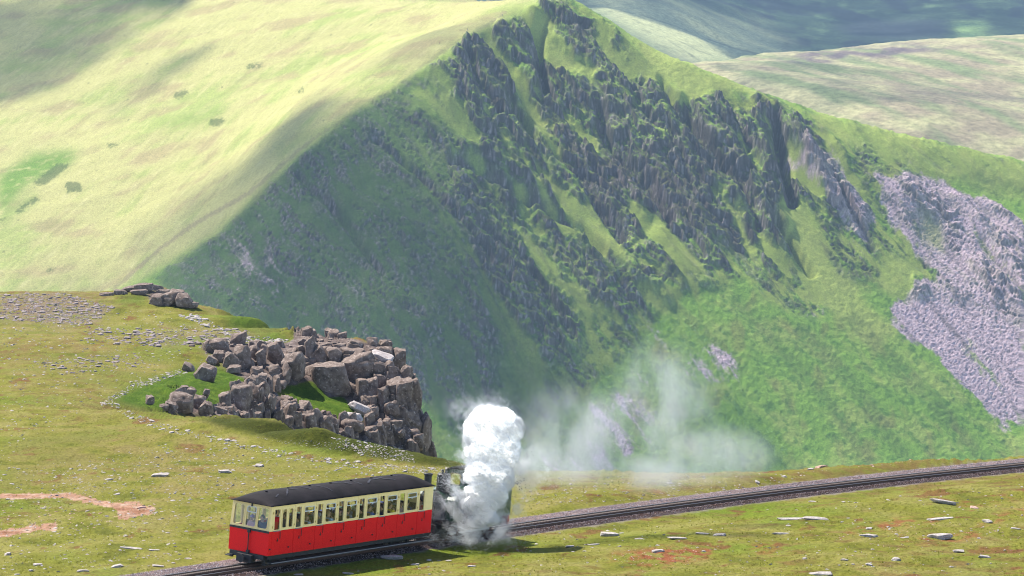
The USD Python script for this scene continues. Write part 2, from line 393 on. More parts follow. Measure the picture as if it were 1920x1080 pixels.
GUL = [([(1012, 60), (1014, 110), (1032, 190)], 10, 9), ([(1286, 196), (1322, 274), (1360, 320), (1400, 356)], 13, 15), ([(1454, 222), (1472, 305), (1488, 386)], 11, 15), ([(1383, 347), (1414, 396), (1430, 440)], 9, 9), ([(1195, 195), (1231, 244), (1275, 282)], 9, 8), ([(1121, 195), (1146, 274), (1213, 341), (1261, 426)], 10, 9),
       ([(1450, 420), (1490, 470), (1525, 515)], 9, 8), ([(951, 195), (1020, 280), (1091, 341), (1176, 463)], 11, 8), ([(850, 300), (933, 350), (1091, 440), (1176, 525)], 10, 7), ([(1370, 205), (1390, 250), (1410, 290)], 7, 8), ([(1240, 150), (1262, 190), (1290, 240)], 7, 7), ([(700, 260), (790, 330), (880, 430), (960, 540)], 9, 5), ([(900, 420), (1000, 520), (1080, 640)], 9, 6), ([(560, 330), (650, 420), (720, 520)], 8, 4), ([(1560, 330), (1600, 400), (1640, 470)], 8, 6), ([(880, 100), (900, 160), (940, 220)], 8, 7)]
RIB = [([(872, 280), (957, 325), (1040, 380)], 10, 7), ([(1207, 208), (1290, 290), (1370, 330), (1430, 372), (1481, 430)], 9, 8), ([(1330, 215), (1365, 270), (1400, 320)], 9, 8), ([(1420, 215), (1436, 280), (1440, 350)], 9, 8), ([(1490, 240), (1520, 310), (1560, 390)], 9, 7), ([(980, 130), (1040, 220), (1110, 320)], 10, 7), ([(780, 210), (860, 300), (980, 400)], 10, 5), ([(1060, 30), (1120, 120), (1180, 190)], 10, 6), ([(1000, 400), (1110, 520), (1180, 620)], 10, 5)]
gul_m = sum(region([(d_, band(p_, w_))], w_ * .45)(mpx, mpy) for p_, w_, d_ in GUL)
rib_m = sum(region([(d_, band(p_, w_))], w_ * .6)(mpx, mpy) for p_, w_, d_ in RIB)

w1, w2 = fb(MX / 26, MY / 40, 4, 58, .65), fb(MX / 24, MY / 38, 4, 59, .65)
qx, qy = mpx + 34 * w1, mpy + 34 * w2
Kc, Ks, Kg, Km, Kst, Kh = crag(mpx + 14 * w1, mpy + 14 * w2), steep(qx, qy), grassy(mpx + 16 * w2, mpy + 16 * w1), mdw(mpx, mpy), scree(qx, qy), heath(qx, qy)
Kc = Kc * (1 - .8 * Kg) * (1 - Km)
sx, sy = MX * .80 + MY * .60, -MY * .80 + MX * .60           # across and down the ribs
wx = sx + 10 * fb(MX / 70, MY / 70, 3, 5); wy = sy + 20 * fb(MX / 80, MY / 80, 2, 9)
rib1 = 1 - 2 * np.abs(pn(wx / 40, wy / 300, 21)) ** .8
rib2 = 1 - 2 * np.abs(pn(wx / 15, wy / 120, 22)) ** .85
vx = MX + .10 * MY + 2.5 * fb(MX / 16, MY / 16, 2, 26)        # upright fluting of the rock
rib3 = 1 - 2 * np.abs(pn(vx / 4.6, wy / 19, 23))
rib4 = pn(vx / 1.9, wy / 6, 27)
rib5 = 1 - 2 * np.abs(fb((MX * .92 + MY * .38) / 7.5, (MY * .92 - MX * .38) / 15, 3, 29, .6)) ** .8
fine = fb(MX / 3.2, MY / 3.0, 4, 24, .65)
lump = fb(MX / 30, MY / 34, 3, 25)
Rn = fb(wx / 30, wy / 105, 3, 40) + .40 * fb(MX / 13, MY / 12, 3, 46, .6) + .22 * rib2
Rr = .9 * ss(-.06, .30, Rn + .34 * (Ks - .35) + .035 * rib_m + .03 * gul_m - .75 * Kg)
Rs = ss(-.26, .16, fb(wx / 9, wy / 30, 4, 47, .6) + .25 * fb(MX / 50, MY / 44, 2, 48) - .5 * Kg)
Ru = Rr * np.clip(.25 + 1.1 * Ks, 0, 1) + Rs * np.clip(.75 - 1.1 * Ks, 0, 1)      # how rocky the ground is
amp = .12 + 1.0 * Ru
hf = (.55 * rib3 + .35 * rib4 + 1.3 * rib5) * (.25 + .85 * Ks) * amp + 2.4 * fine * amp     # joints bite in deeper than edges stand out
hf = np.where(hf > 0, .42 * hf, 1.25 * hf)
MZ = MZ0 + Kc * (6.5 * rib1 * (.35 + .8 * Ks) + 2.6 * rib2 * (.35 + .8 * Ks) + hf + 2.4 * lump + 2.5 * Ru * Ks) - 1.5 * gul_m * (1 - Km) + rib_m * (1 - Km)
th = 17.0
dip = MZ + .80 * MX
tz = dip / th + 1.7 * fb(MX / 44, MY / 50, 3, 31) + .6 * fb(MX / 11, MY / 13, 2, 32)
fr = tz - np.floor(tz)
ter = ss(.40, .66, fr) - fr
tz2 = (MZ + .75 * MX) / 5.0 + 1.8 * fb(MX / 17, MY / 19, 3, 33) + .4 * pn(MX / 5, MY / 5, 34)
fr2 = tz2 - np.floor(tz2)
ter2 = ss(.36, .68, fr2) - fr2
patch = ss(-.3, .3, fb(wx / 26, wy / 80, 3, 40))
patch2 = ss(-.2, .4, fb(MX / 34, MY / 30, 3, 41))
MZ += Kc * (th * ter * (.05 + .36 * Ks) * Ru + 5.0 * ter2 * (.26 + .42 * Ks) * Ru)
MZ += (1 - Kc) * (1 - Km) * (1.0 * pn(wx / 30, wy / 240, 51) + .9 * pn(wx / 7, wy / 60, 52) + .8 * fb(MX / 4, MY / 4, 3, 53, .65)) + Km * (1.6 * fb(MX / 60, MY / 40, 3, 54) + .35 * fb(MX / 6, MY / 6, 3, 55))
gul = region([(1., band([(1500, 620), (1600, 720), (1700, 860), (1720, 900)], 14)), (1., band([(1600, 600), (1740, 740), (1860, 880)], 12)), (.7, band([(1380, 560), (1560, 760), (1640, 880)], 12)), (.6, band([(1250, 560), (1400, 700)], 12))], 5)(mpx, mpy)
MZ -= 1.3 * gul
MZ += Kst * (1 - Km) * (1.1 * fb(MX / 1.7, MY / 1.7, 3, 56, .8) + .8 * fb(wx / 9, wy / 40, 3, 57))
MN = normals(np.stack([MX, MY, MZ], -1))
nz = MN[..., 2]
# colours
n1, n2, n3 = fb(MX / 30, MY / 22, 3, 61), fb(MX / 7, MY / 6, 3, 62), fb(MX / 130, MY / 80, 3, 63)
n4 = fb(MX / 2.0, MY / 2.0, 2, 65)
dn = fb(wx / 7, wy / 60, 3, 72)                                # streaks down the slope
col = np.zeros(MX.shape + (3,)) + np.array([.165, .285, .042])
col = mixc(col, (.245, .315, .070), ss(-.2, .5, n1 + .4 * dn))
col = mixc(col, (.085, .175, .032), ss(.0, .5, -n2 + .5 * dn) * .8)
col = mixc(col, (.20, .17, .060), ss(.15, .5, fb(MX / 18, MY / 30, 3, 73)) * .45)
c_md = np.zeros_like(col) + np.array([.38, .36, .14])
ds1 = fb((MX * .5 + MY * .86) / 70, (MX * .86 - MY * .5) / 12, 4, 74)
ds2 = fb((MX * .5 + MY * .86) / 16, (MX * .86 - MY * .5) / 3.5, 3, 75)
c_md = mixc(c_md, (.29, .33, .095), ss(-.1, .5, n1 * .5 + n3 + .6 * ds1))
c_md = mixc(c_md, (.31, .25, .12), ss(.0, .5, fb(MX / 50, MY / 26, 3, 64) + .5 * ds1) * .75)
c_md = mixc(c_md, (.50, .46, .22), ss(.1, .6, ds2) * .4)
c_md = mixc(c_md, (.24, .25, .08), ss(.15, .6, -ds2 + .4 * n4) * .35)
bog = region([(1., [(0, 330), (60, 290), (150, 280), (130, 310), (50, 350), (0, 400)]), (.7, band([(0, 420), (70, 370)], 18)), (.5, band([(300, 240), (420, 205)], 16)), (.4, band([(520, 290), (600, 250), (700, 215)], 20))], 8)(mpx, mpy)
c_md = mixc(c_md, (.13, .22, .035), bog * ss(-.5, .3, n2 + .3))
dk = region([(1., [(60, 350), (85, 345), (133, 305), (110, 308)]), (1., [(126, 345), (150, 345), (152, 358), (128, 360)]), (1., band([(330, 182), (352, 174)], 9)), (1., band([(396, 234), (421, 226)], 8)), (.8, band([(465, 130), (492, 122)], 7)), (.8, band([(32, 400), (72, 374)], 7)),
             (.8, band([(204, 278), (222, 272)], 6)), (.8, band([(90, 510), (108, 504)], 7)), (.7, band([(560, 173), (572, 170)], 5)), (.6, band([(0, 416), (14, 410)], 6)), (.5, band([(690, 145), (720, 140)], 4))], 4)(mpx, mpy)
c_md = mixc(c_md, (.055, .085, .024), ss(.22, .55, dk + .35 * n4 * (dk > .05) + .25 * n2 * (dk > .05)) * .7)
c_md = mixc(c_md, (.09, .10, .035), ss(.62, .75, fb(MX / 5, MY / 8, 2, 76)) * .7)
trail = region([(1., band([(215, 542), (300, 470), (370, 420), (470, 365), (580, 270), (700, 190), (740, 172), (830, 100), (950, 26)], 3.5))], 1.5)(mpx, mpy)
c_md = mixc(c_md, (.24, .19, .11), np.clip(trail * 1.2, 0, .6))
col = mixc(col, (.30, .34, .085), Kg * .85)  # grass ramps, their colour lifted for the sun on them
rock = np.zeros_like(col) + np.array([.082, .068, .072])
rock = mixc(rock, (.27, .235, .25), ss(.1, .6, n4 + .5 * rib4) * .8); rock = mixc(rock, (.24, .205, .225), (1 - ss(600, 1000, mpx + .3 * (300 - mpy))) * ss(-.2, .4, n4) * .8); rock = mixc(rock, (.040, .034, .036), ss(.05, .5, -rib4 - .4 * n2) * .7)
heather = mixc(np.zeros_like(col) + np.array([.050, .042, .024]), (.085, .085, .030), ss(0, .5, n4))
out = Kc * (1 - .3 * Kg) * (.25 + .75 * Ru) * ss(.0, .34, fb(wx / 4.2, wy / 11, 3, 77, .65) + .35 * fb(MX / 28, MY / 26, 2, 78))
hm = np.clip(Kh * ss(-.45, .15, n1 + .5 * n2), 0, 1)
hm = np.maximum(hm * (.4 + .6 * Ru), Kc * .9 * ss(-.05, .35, -n1 + .45 * n2 + .3 * dn) * (.25 + .75 * Ru))
col = mixc(col, heather, hm)
up_lit = ss(700, 1050, mpx + .4 * (300 - mpy))  # sunlit upper right of the face, put into the grass colours
col = mixc(col, (.056, .098, .034), Kc * .85 * (1 - Kg) * (1 - .8 * up_lit))  # greens outside the lit part darkened to stand for shade
col = mixc(col, (.27, .31, .07), Kc * up_lit * ss(.5, .1, Ru) * .7)  # sunlight painted onto the smoother grass as a paler green
rm = np.clip(Kc * 1.3, 0, 1) * (.06 + .94 * Ru) * ss(.78, .52, nz + .16 * n2 + .12 * n4)
rm = np.maximum(rm, Kc * (.60 + .15 * Ks) * Ru * ss(.02, .36, fb(wx / 8, wy / 30, 3, 67) + .3 * n4))
rm = np.maximum(rm, .8 * out)
col = mixc(col, rock, rm)
scol = np.zeros_like(col) + np.array([.42, .315, .345]); scol = mixc(scol, (.58, .46, .49), ss(.0, .5, fb(MX / 1.5, MY / 1.5, 2, 68))); scol = mixc(scol, (.12, .10, .105), ss(.05, .5, fb(MX / 2.2, MY / 2.2, 2, 69)) * .8)
scol = mixc(scol, (.17, .14, .145), ss(.0, .5, fb(wx / 8, wy / 90, 4, 71)) * .75)
sm = np.clip(ss(.30, .80, Kst + (.85 * fb(wx / 9, wy / 60, 5, 70, .62) + .25 * n2 + .2 * n4) * (Kst > .02)), 0, 1) * (1 - .75 * rm) * (1 - Kg * .7)
col = mixc(col, scol, sm)
col = mixc(col, (.050, .080, .030), np.clip(gul, 0, .4) * (1 - sm) * ss(-.5, .2, n2))
col = col * (1 - Km[..., None]) + c_md * Km[..., None]
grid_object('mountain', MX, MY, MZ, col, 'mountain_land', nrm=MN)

# far moorland hill on the right
fu = columns(.155, .26, 380, 20)
Fp = [W(*q) for q in ((1250, 122, 3650), (1300, 116, 3700), (1400, 104, 3820), (1500, 95, 3920), (1600, 86, 4000), (1700, 76, 4060), (1800, 70, 4100), (1920, 64, 4150), (2200, 50, 4200),
                      (1400, 150, 3520), (1500, 180, 3440), (1600, 230, 3350), (1700, 260, 3300), (1920, 310, 3260), (2200, 360, 3200), (1700, 160, 3600), (1900, 180, 3620), (1900, 110, 3860), (1600, 140, 3640))]
for px in (-400, 300, 900, 1150):
    u = (px - 960) / FPX; Fp += [(u * 3300, 3300, -620), (u * 4000, 4000, -600), (u * 4700, 4700, -640)]
for px in (1300, 1600, 1920, 2300):
    u = (px - 960) / FPX; Fp += [(u * 4700, 4700, -620), (u * 4350, 4350, -540), (u * 3000, 3000, -600)]
f_spl = rbf_surface(Fp, np.linspace(-.28, .28, 90), np.linspace(3000, 4800, 120))
FY = rows_for(f_spl, fu, 3020, 4780, 190, w=.05)
FX = fu[None] * FY; FZ = f_spl.ev(FY, np.broadcast_to(fu[None], FY.shape))
fpx, fpy = proj(np.stack([FX, FY, FZ], -1))
FZ = FZ + 5 * fb(FX / 160, FY / 160, 3, 81) + 1.2 * fb(FX / 25, FY / 25, 3, 82)
fc = np.zeros(FX.shape + (3,)) + np.array([.31, .29, .15])
fc = mixc(fc, (.22, .18, .115), ss(-.15, .45, fb(FX / 60, FY / 45, 4, 83) + .9 * region([(.6, [(1600, 150), (1930, 110), (1930, 260), (1700, 230)])], 50)(fpx, fpy)) * .9)
fc = mixc(fc, (.13, .17, .07), ss(-.05, .35, fb((FX * .8 + FY * .5) / 40, (FX * .5 - FY * .8) / 190, 4, 84)) * .85)
fc = mixc(fc, (.10, .075, .085), np.clip(region([(1., [(1440, 112), (1520, 98), (1720, 82), (1800, 90), (1640, 108), (1520, 120)])], 6)(fpx, fpy) * ss(-.4, .2, fb(FX / 30, FY / 50, 3, 85)), 0, 1))
fc = mixc(fc, (.05, .05, .03), ss(.45, .7, fb(FX / 12, FY / 14, 3, 86)) * .5)
grid_object('moorland_hill', FX, FY, FZ, fc, 'distant_land')

# valley floor and far slopes behind
vu = columns(.155, .30, 420, 20)
VY = np.repeat(np.concatenate([np.linspace(3400, 4300, 12), np.linspace(4330, 6300, 230), np.linspace(6400, 9500, 30)])[:, None], len(vu), 1)
VX = vu[None] * VY
VZ = -640 + 0 * VX + 25 * fb(VX / 700, VY / 700, 3, 91) + 180 * ss(5600, 9000, VY) + 5 * fb(VX / 90, VY / 90, 3, 92)
VZ += 95 * np.exp(-((VX - 60 - (VY - 4600) * .16) / 190) ** 2) * ss(4100, 4700, VY) * ss(6500, 5200, VY)
vpx, vpy = proj(np.stack([VX, VY, VZ], -1))
vc = np.zeros(VX.shape + (3,)) + np.array([.045, .080, .040])
vc = mixc(vc, (.12, .185, .070), ss(.0, .45, fb(VX / 50, VY / 150, 5, 93, .6)))
vc = mixc(vc, (.020, .032, .034), ss(.0, .3, fb(VX / 80, VY / 240, 4, 94)))
tng = region([(1., [(1060, -20), (1180, -10), (1420, 50), (1500, 100), (1300, 125), (1200, 70)])], 14)(vpx, vpy)
vc = mixc(vc, (.34, .35, .17), tng)
hedge = np.minimum(np.abs(pn(VX / 130 + .002 * VY, VY / 1400, 95)), np.abs(pn(VX / 900 + 7 + VY * .001, VY / 260, 96)))
vc = mixc(vc, (.030, .045, .026), ss(.03, .012, hedge) * .5 * ss(-.2, .3, fb(VX / 60, VY / 60, 2, 97)))
vc = mixc(vc, (.035, .045, .050), region([(1., [(1560, 48), (1600, 42), (1740, 36), (1780, 50), (1770, 70), (1690, 78), (1600, 68)])], 7)(vpx, vpy))
vc = mixc(vc, (.30, .42, .12), np.clip(region([(1., [(1790, 44), (1840, 40), (1860, 52), (1830, 62), (1880, 72), (1800, 74)])], 6)(vpx, vpy), 0, 1))
grid_object('valley', VX, VY, VZ, vc, 'distant_land')

# ------------------------------------------------------------------ the near hillside
PL = lambda x, y: -16.6 - .155 * y


def plane_Y(py):
    v = (540 - py) / FPX
    return 16.6 / (-(v * CP - SP) / (v * SP + CP) - .155)


N = []
for px in (-250, 0, 250, 500, 700, 960, 1200, 1450, 1700, 1920, 2200):
    for py in (1240, 1120, 1060, 1000):
        N.append(W(px, py, plane_Y(py)))
for px in (-250, 0, 150, 300, 450):
    for py in (950, 900, 850, 800):
        N.append(W(px, py, plane_Y(py)))
for px, py in ((-250, 740), (-250, 680), (-250, 600), (0, 740), (0, 680), (0, 620), (0, 580), (150, 740), (150, 680), (150, 620), (150, 580), (250, 690), (250, 640), (250, 600), (370, 625), (370, 598), (470, 625), (560, 900), (650, 900), (760, 900), (850, 905)):
    N.append(W(px, py, plane_Y(py)))
for px, py, Y in ((370, 577, 392), (280, 572, 402), (200, 572, 402), (440, 588, 372), (500, 600, 358), (560, 622, 330), (640, 640, 308),
                  (700, 652, 300), (742, 663, 295), (400, 640, 312), (520, 645, 302), (600, 655, 298),
                  (390, 668, 288), (450, 655, 292), (450, 690, 286), (520, 690, 287), (600, 695, 290.5), (660, 715, 290), (600, 722, 288.5), (560, 740, 285), (640, 765, 283), (600, 775, 281.5), (600, 800, 279), (560, 790, 279),
                  (700, 720, 290), (700, 760, 287.5), (755, 700, 290.5), (775, 730, 290), (785, 790, 287), (760, 800, 286), (800, 850, 284), (740, 830, 283), (680, 810, 280), (640, 820, 276),
                  (330, 700, 268), (400, 700, 272), (470, 715, 271), (390, 730, 262), (460, 738, 263), (300, 725, 256), (250, 735, 247), (210, 757, 232), (280, 765, 240), (320, 770, 243), (350, 760, 247), (400, 770, 250), (450, 785, 256), (500, 790, 262), (480, 750, 263), (530, 760, 272), (540, 800, 268), (430, 790, 246), (560, 830, 262)):
    N.append(W(px, py, Y))
# bank beside the old path: foot, crest, hollow behind
for px, py, up in ((360, 786, 4), (440, 806, 26), (520, 829, 40), (600, 846, 42), (660, 858, 38), (720, 866, 30), (790, 874, 20), (860, 881, 10)):
    Y = plane_Y(py); N.append(W(px, py, Y)); q = W(px, py - up, Y + up * .036 + .25); N.append(q)
    N.append((q[0], q[1] + 3.5, q[2] - .8)); N.append((q[0] * 1.02, q[1] + 12, q[2] - 6.0)); N.append((q[0] * 1.03, q[1] + 26, q[2] - 9.0))
for px, py in ((960, 884), (1100, 885), (1250, 886), (1400, 884), (1550, 880), (1700, 872), (1920, 858), (2200, 838)):
    Y = {960: 179, 1100: 179, 1250: 180, 1400: 184, 1550: 188, 1700: 191, 1920: 199, 2200: 212}[px]
    q = W(px, py, Y); N.append(q); N.append((q[0], Y + 10, q[2] - 4.0)); N.append((q[0] * 1.1, Y + 40, q[2] - 24))
for px, py in ((-250, 553), (-120, 551), (-40, 549), (40, 548), (80, 546), (130, 552), (150, 556), (190, 552), (230, 541), (280, 534), (320, 545), (350, 556)):
    q = W(px, py, 436); N.append(q); N.append((q[0] * 1.02, 446, q[2] - 3.2)); N.append((q[0] * 1.05, 462, q[2] - 10.0)); N.append(W(px, py + 9, 418))
# beyond the brow everything falls away to the valley
for px, y0, z0 in ((-250, 490, -110), (0, 490, -112), (180, 490, -113), (300, 490, -114), (400, 430, -94), (480, 410, -92), (560, 365, -84), (640, 335, -80), (740, 315, -76)):
    u = (px - 960) / FPX; N.append((u * y0, y0, z0)); N.append((u * y0 * 1.1, y0 + 40, z0 - 26))
for px, Y, z in ((830, 284, -80), (850, 292, -84), (830, 300, -84), (880, 240, -74), (860, 320, -100), (960, 300, -100), (1200, 300, -105), (1500, 300, -108), (1900, 310, -112), (790, 330, -88)):
    N.append(((px - 960) / FPX * Y, Y, z))
for px in (-400, 0, 300, 600, 900, 1300, 1700, 2300):
    u = (px - 960) / FPX; N += [(u * 620, 620, -205), (u * 900, 900, -360)]
N = np.array(N, float)
nu = columns(.1525, .19, 880, 60)
res = N.copy(); res[:, 2] -= PL(N[:, 0], N[:, 1])
n_spl0 = rbf_surface(res, np.linspace(-.2, .2, 200), np.concatenate([np.linspace(90, 150, 25), np.linspace(152, 330, 180), np.linspace(333, 480, 70), np.linspace(490, 920, 30)]), smoothing=.0)


class NearBase:
    def __call__(self, Y, u):
        return n_spl0(Y, u) + (-16.6 - .155 * np.asarray(Y)[:, None])

    def ev(self, Y, u):
        return n_spl0.ev(Y, u) - 16.6 - .155 * Y


n_spl = NearBase()
NY = rows_for(n_spl, nu, 112, 900, 600, w=.03, n=2600)
NX = nu[None] * NY
NZ = n_spl.ev(NY, np.broadcast_to(nu[None], NY.shape))
npx, npy = proj(np.stack([NX, NY, NZ], -1))
tt_, tl_, tz_ = track_coords(NX, NY)
_d = tl_ - .45
ontrack = ss(np.where(_d < 0, 9.0, 4.5), np.where(_d < 0, 1.25, 1.7), np.abs(_d))
cliffm = region([(1., [(370, 640), (500, 630), (560, 612), (640, 634), (745, 655), (800, 720), (815, 860), (740, 850), (600, 830), (520, 800), (420, 790), (300, 775), (270, 750), (330, 730), (420, 740), (440, 690)]), (1., [(270, 545), (330, 540), (375, 580), (280, 575)])], 10)(npx, npy) * ss(212, 226, NY)
rough = fb(NX / 9, NY / 9, 3, 101) * .30 + fb(NX / 1.9, NY / 1.9, 3, 102) * .13 + fb(NX / .42, NY / .42, 2, 103) * .05
NZ = NZ + rough * (1 - .75 * ss(3.0, 1.7, np.abs(_d))) * (1 - .3 * cliffm)
c1 = NX * .95 + NY * .3
_sl = np.hypot(np.gradient(NZ, axis=0) / np.gradient(NY, axis=0), np.gradient(NZ, axis=1) / np.maximum(np.gradient(NX, axis=1), 1e-6)); steepm = gaussian_filter(ss(.25, .9, _sl), 4)
NZ += cliffm * steepm * (.55 * (1 - 2 * np.abs(pn(c1 / 1.9 + .5 * fb(NX / 3, NY / 3, 2, 104), NY / 9, 105))) + .30 * (1 - 2 * np.abs(pn(c1 / .7, NY / 4, 106))) + .25 * fb(NX / .8, NY / .8, 3, 107))
fz = NZ / 1.7 + .6 * pn(NX / 4, NY / 4, 108); fr = fz - np.floor(fz)
NZ += cliffm * steepm * 1.7 * .5 * (ss(.4, .62, fr) - fr)
low = tz_ - np.where(_d < 0, .19 + .02 * np.minimum(np.abs(_d), 2) + .14 * ss(1.40, .95, np.abs(_d)), .30 + .075 * np.minimum(np.abs(_d), 2) + .10 * ss(1.75, 1.0, np.abs(_d)))
NZ = NZ * (1 - ontrack) + low * ontrack
NN = normals(np.stack([NX, NY, NZ], -1))
npx, npy = proj(np.stack([NX, NY, NZ], -1))

a1, a2, a3, a4 = fb(NX / 11, NY / 14, 3, 111), fb(NX / 2.6, NY / 4, 3, 112), fb(NX / .7, NY / 1.1, 3, 113), fb(NX / 34, NY / 46, 2, 114)
st1 = fb(NX / 1.6, NY / 1.1, 3, 116)
nc = np.zeros(NX.shape + (3,)) + np.array([.150, .148, .022])
nc = mixc(nc, (.205, .182, .052), ss(-.25, .5, a2 + .4 * a3))
nc = mixc(nc, (.105, .150, .010), ss(-.05, .5, a1 + .3 * a2) * .85)
nc = mixc(nc, (.075, .085, .012), ss(.10, .55, -a2 + .5 * a3 + .3 * st1) * .6)
nc = mixc(nc, (.135, .085, .030), ss(.0, .45, a4 * .6 + st1 * .7) * .8)
nc = mixc(nc, (.13, .050, .024), ss(.32, .50, fb(NX / 3.2, NY / 7, 3, 115) + .45 * a3 + .2 * st1) * .7)
red_soil = region([(1., [(1150, 1040), (1230, 1030), (1340, 1024), (1330, 1045), (1250, 1060), (1150, 1062)]), (.9, band([(1590, 1002), (1680, 985), (1780, 970)], 12)), (.9, band([(1690, 1012), (1760, 1016), (1840, 1000)], 10)), (.9, band([(1800, 950), (1925, 930)], 12)), (.7, band([(1840, 985), (1925, 960)], 12)), (.8, [(1410, 1025), (1460, 1020), (1450, 1036), (1400, 1040)]), (.7, band([(1170, 920), (1250, 925)], 8))], 5)(npx, npy)
nc = mixc(nc, (.20, .070, .030), np.clip(red_soil * ss(-.15, .35, a3 + .6 * a2 + .3 * st1) * 1.2, 0, 1))
left_brown = region([(.8, [(0, 840), (120, 800), (330, 800), (480, 850), (300, 900), (0, 930)]), (.7, [(0, 640), (200, 620), (400, 700), (160, 740), (0, 720)]), (.5, [(900, 885), (1500, 885), (1250, 935), (960, 940)]), (.5, [(0, 560), (250, 580), (200, 630), (0, 650)]), (.75, [(430, 850), (640, 872), (840, 885), (800, 905), (520, 930), (430, 960), (300, 1000), (260, 900)])], 30)(npx, npy)
nc = mixc(nc, (.165, .120, .045), np.clip(left_brown * ss(-.5, .3, a2 + a1 * .5), 0, 1) * .75)
stony = region([(.9, [(0, 552), (120, 549), (215, 572), (190, 605), (120, 612), (0, 602)]), (.6, [(280, 622), (470, 618), (480, 645), (300, 650)])], 10)(npx, npy)
nc = mixc(nc, (.150, .105, .090), np.clip(stony * ss(-.35, .15, a3 + .5 * a2), 0, 1) * .85)
green = region([(1., [(200, 752), (250, 735), (330, 700), (400, 690), (470, 705), (440, 740), (400, 770), (300, 775)]), (1., [(520, 730), (600, 715), (660, 740), (700, 790), (640, 790), (560, 760)]), (.9, [(440, 590), (510, 602), (520, 615), (430, 612)]), (.7, [(440, 640), (520, 625), (560, 640), (500, 655)]), (.9, [(690, 705), (745, 690), (760, 710), (700, 722)]), (.6, [(640, 830), (760, 790), (780, 830), (700, 850)]), (.6, [(230, 555), (280, 545), (270, 572), (220, 570)])], 8)(npx, npy)
nc = mixc(nc, (.050, .092, .007), np.clip(green * 1.2, 0, 1))
nc = mixc(nc, (.095, .14, .014), np.clip(green, 0, 1) * ss(-.1, .4, a3 + .5 * st1) * .7)
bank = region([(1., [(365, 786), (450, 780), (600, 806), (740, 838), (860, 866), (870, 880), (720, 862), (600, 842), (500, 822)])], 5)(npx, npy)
nc = mixc(nc, (.040, .048, .006), np.clip(bank * 1.3, 0, 1) * ss(-1., .0, a2 + .3 * a3) * .95)  # shaded face of the bank painted in as a darker green
path_m = region([(1., band([(-60, 935), (60, 930), (140, 934), (200, 946), (262, 952), (285, 962)], 9)), (1., [(200, 944), (240, 949), (288, 953), (290, 962), (240, 974), (205, 977), (235, 964)]), (1., band([(-80, 1012), (20, 1000), (60, 994), (105, 988)], 9))], 3.5)(npx, npy)
path_m = path_m + (.35 * a3 + .25 * a2) * (path_m > .08)
pc = np.zeros_like(nc) + np.array([.31, .175, .115]); pc = mixc(pc, (.40, .29, .22), ss(0, .5, a3)); pc = mixc(pc, (.20, .085, .045), ss(.1, .6, -a2))
onpath = path_m > .45
R1 = [(372, 648), (440, 640), (500, 652), (552, 640), (556, 610), (600, 622), (640, 634), (745, 655), (758, 684), (742, 694), (700, 706), (665, 742), (620, 746), (590, 714), (540, 724), (500, 742), (470, 716), (440, 700), (395, 690)]
R2 = [(640, 738), (690, 705), (760, 700), (792, 745), (808, 856), (740, 848), (690, 826), (702, 790), (662, 762)]
R3 = [(310, 752), (340, 742), (400, 768), (432, 732), (480, 722), (520, 745), (560, 764), (640, 792), (690, 792), (705, 828), (600, 816), (520, 800), (430, 788), (330, 778)]
rockm = region([(1., R1), (1., R2), (1., R3), (.8, [(362, 690), (402, 688), (404, 722), (374, 716)]), (.9, [(275, 545), (330, 540), (372, 578), (290, 575)]), (.5, [(180, 552), (262, 530), (320, 540), (290, 556)])], 5)(npx, npy)
rk = np.clip(cliffm * 1.4, 0, 1) * np.maximum(ss(.70, .45, NN[..., 2] + .12 * a3) * (1 - .6 * np.clip(green, 0, 1)), ss(.3, .6, rockm + .25 * a2 + .2 * a3)) * (NY > 222)
ncr = np.zeros_like(nc) + np.array([.120, .090, .080]); ncr = mixc(ncr, (.20, .16, .145), ss(0, .5, a3)); ncr = mixc(ncr, (.07, .055, .055), ss(.1, .6, -a3))
nc = mixc(nc, ncr, rk)
gravel = ss(2.2, 1.5, np.abs(tl_ - .80) + .5 * a3)
nc = mixc(nc, (.22, .18, .17), gravel)
nc = np.where(onpath[..., None], pc, nc)
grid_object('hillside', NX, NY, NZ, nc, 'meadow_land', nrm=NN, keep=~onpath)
grid_object('footpath', NX, NY, NZ, nc, 'meadow_land', nrm=NN, keep=onpath)

_run = np.minimum.accumulate(npy, 0)


def ground_at(px, py):
    """where the line of sight through a surveyed picture point meets the hillside"""
    u = (px - 960) / FPX / (CP + (540 - py) / FPX * SP)
    c = int(np.clip(np.searchsorted(nu, u), 1, len(nu) - 1))
    r = int(np.searchsorted(-_run[:, c], -py))
    if r >= NX.shape[0] - 1 or NY[r, c] > 470:
        return None
    y0, y1 = npy[max(r - 1, 0), c], npy[r, c]
    w = np.clip((py - y0) / (y1 - y0 - 1e-9), 0, 1)
    q = np.array([NX[r, c], NY[r, c], NZ[r, c]]); p0 = np.array([NX[max(r - 1, 0), c], NY[max(r - 1, 0), c], NZ[max(r - 1, 0), c]])
    g = p0 * (1 - w) + q * w
    g[0] = u * g[1]
    return g, NN[r, c]


def near_z(x, y):
    u = x / y
    c = int(np.clip(np.searchsorted(nu, u), 1, len(nu) - 1))
    return float(np.interp(y, NY[:, c], NZ[:, c]))

# ------------------------------------------------------------------ track bed, ballast, track
def sweep_strip(t, prof):
    """prof: list of (lateral, height) -> grid along the line"""
    q, s, _ = track_at(t)
    return np.stack([q + s * l + np.array([0, 0, h]) for l, h in prof], 1)


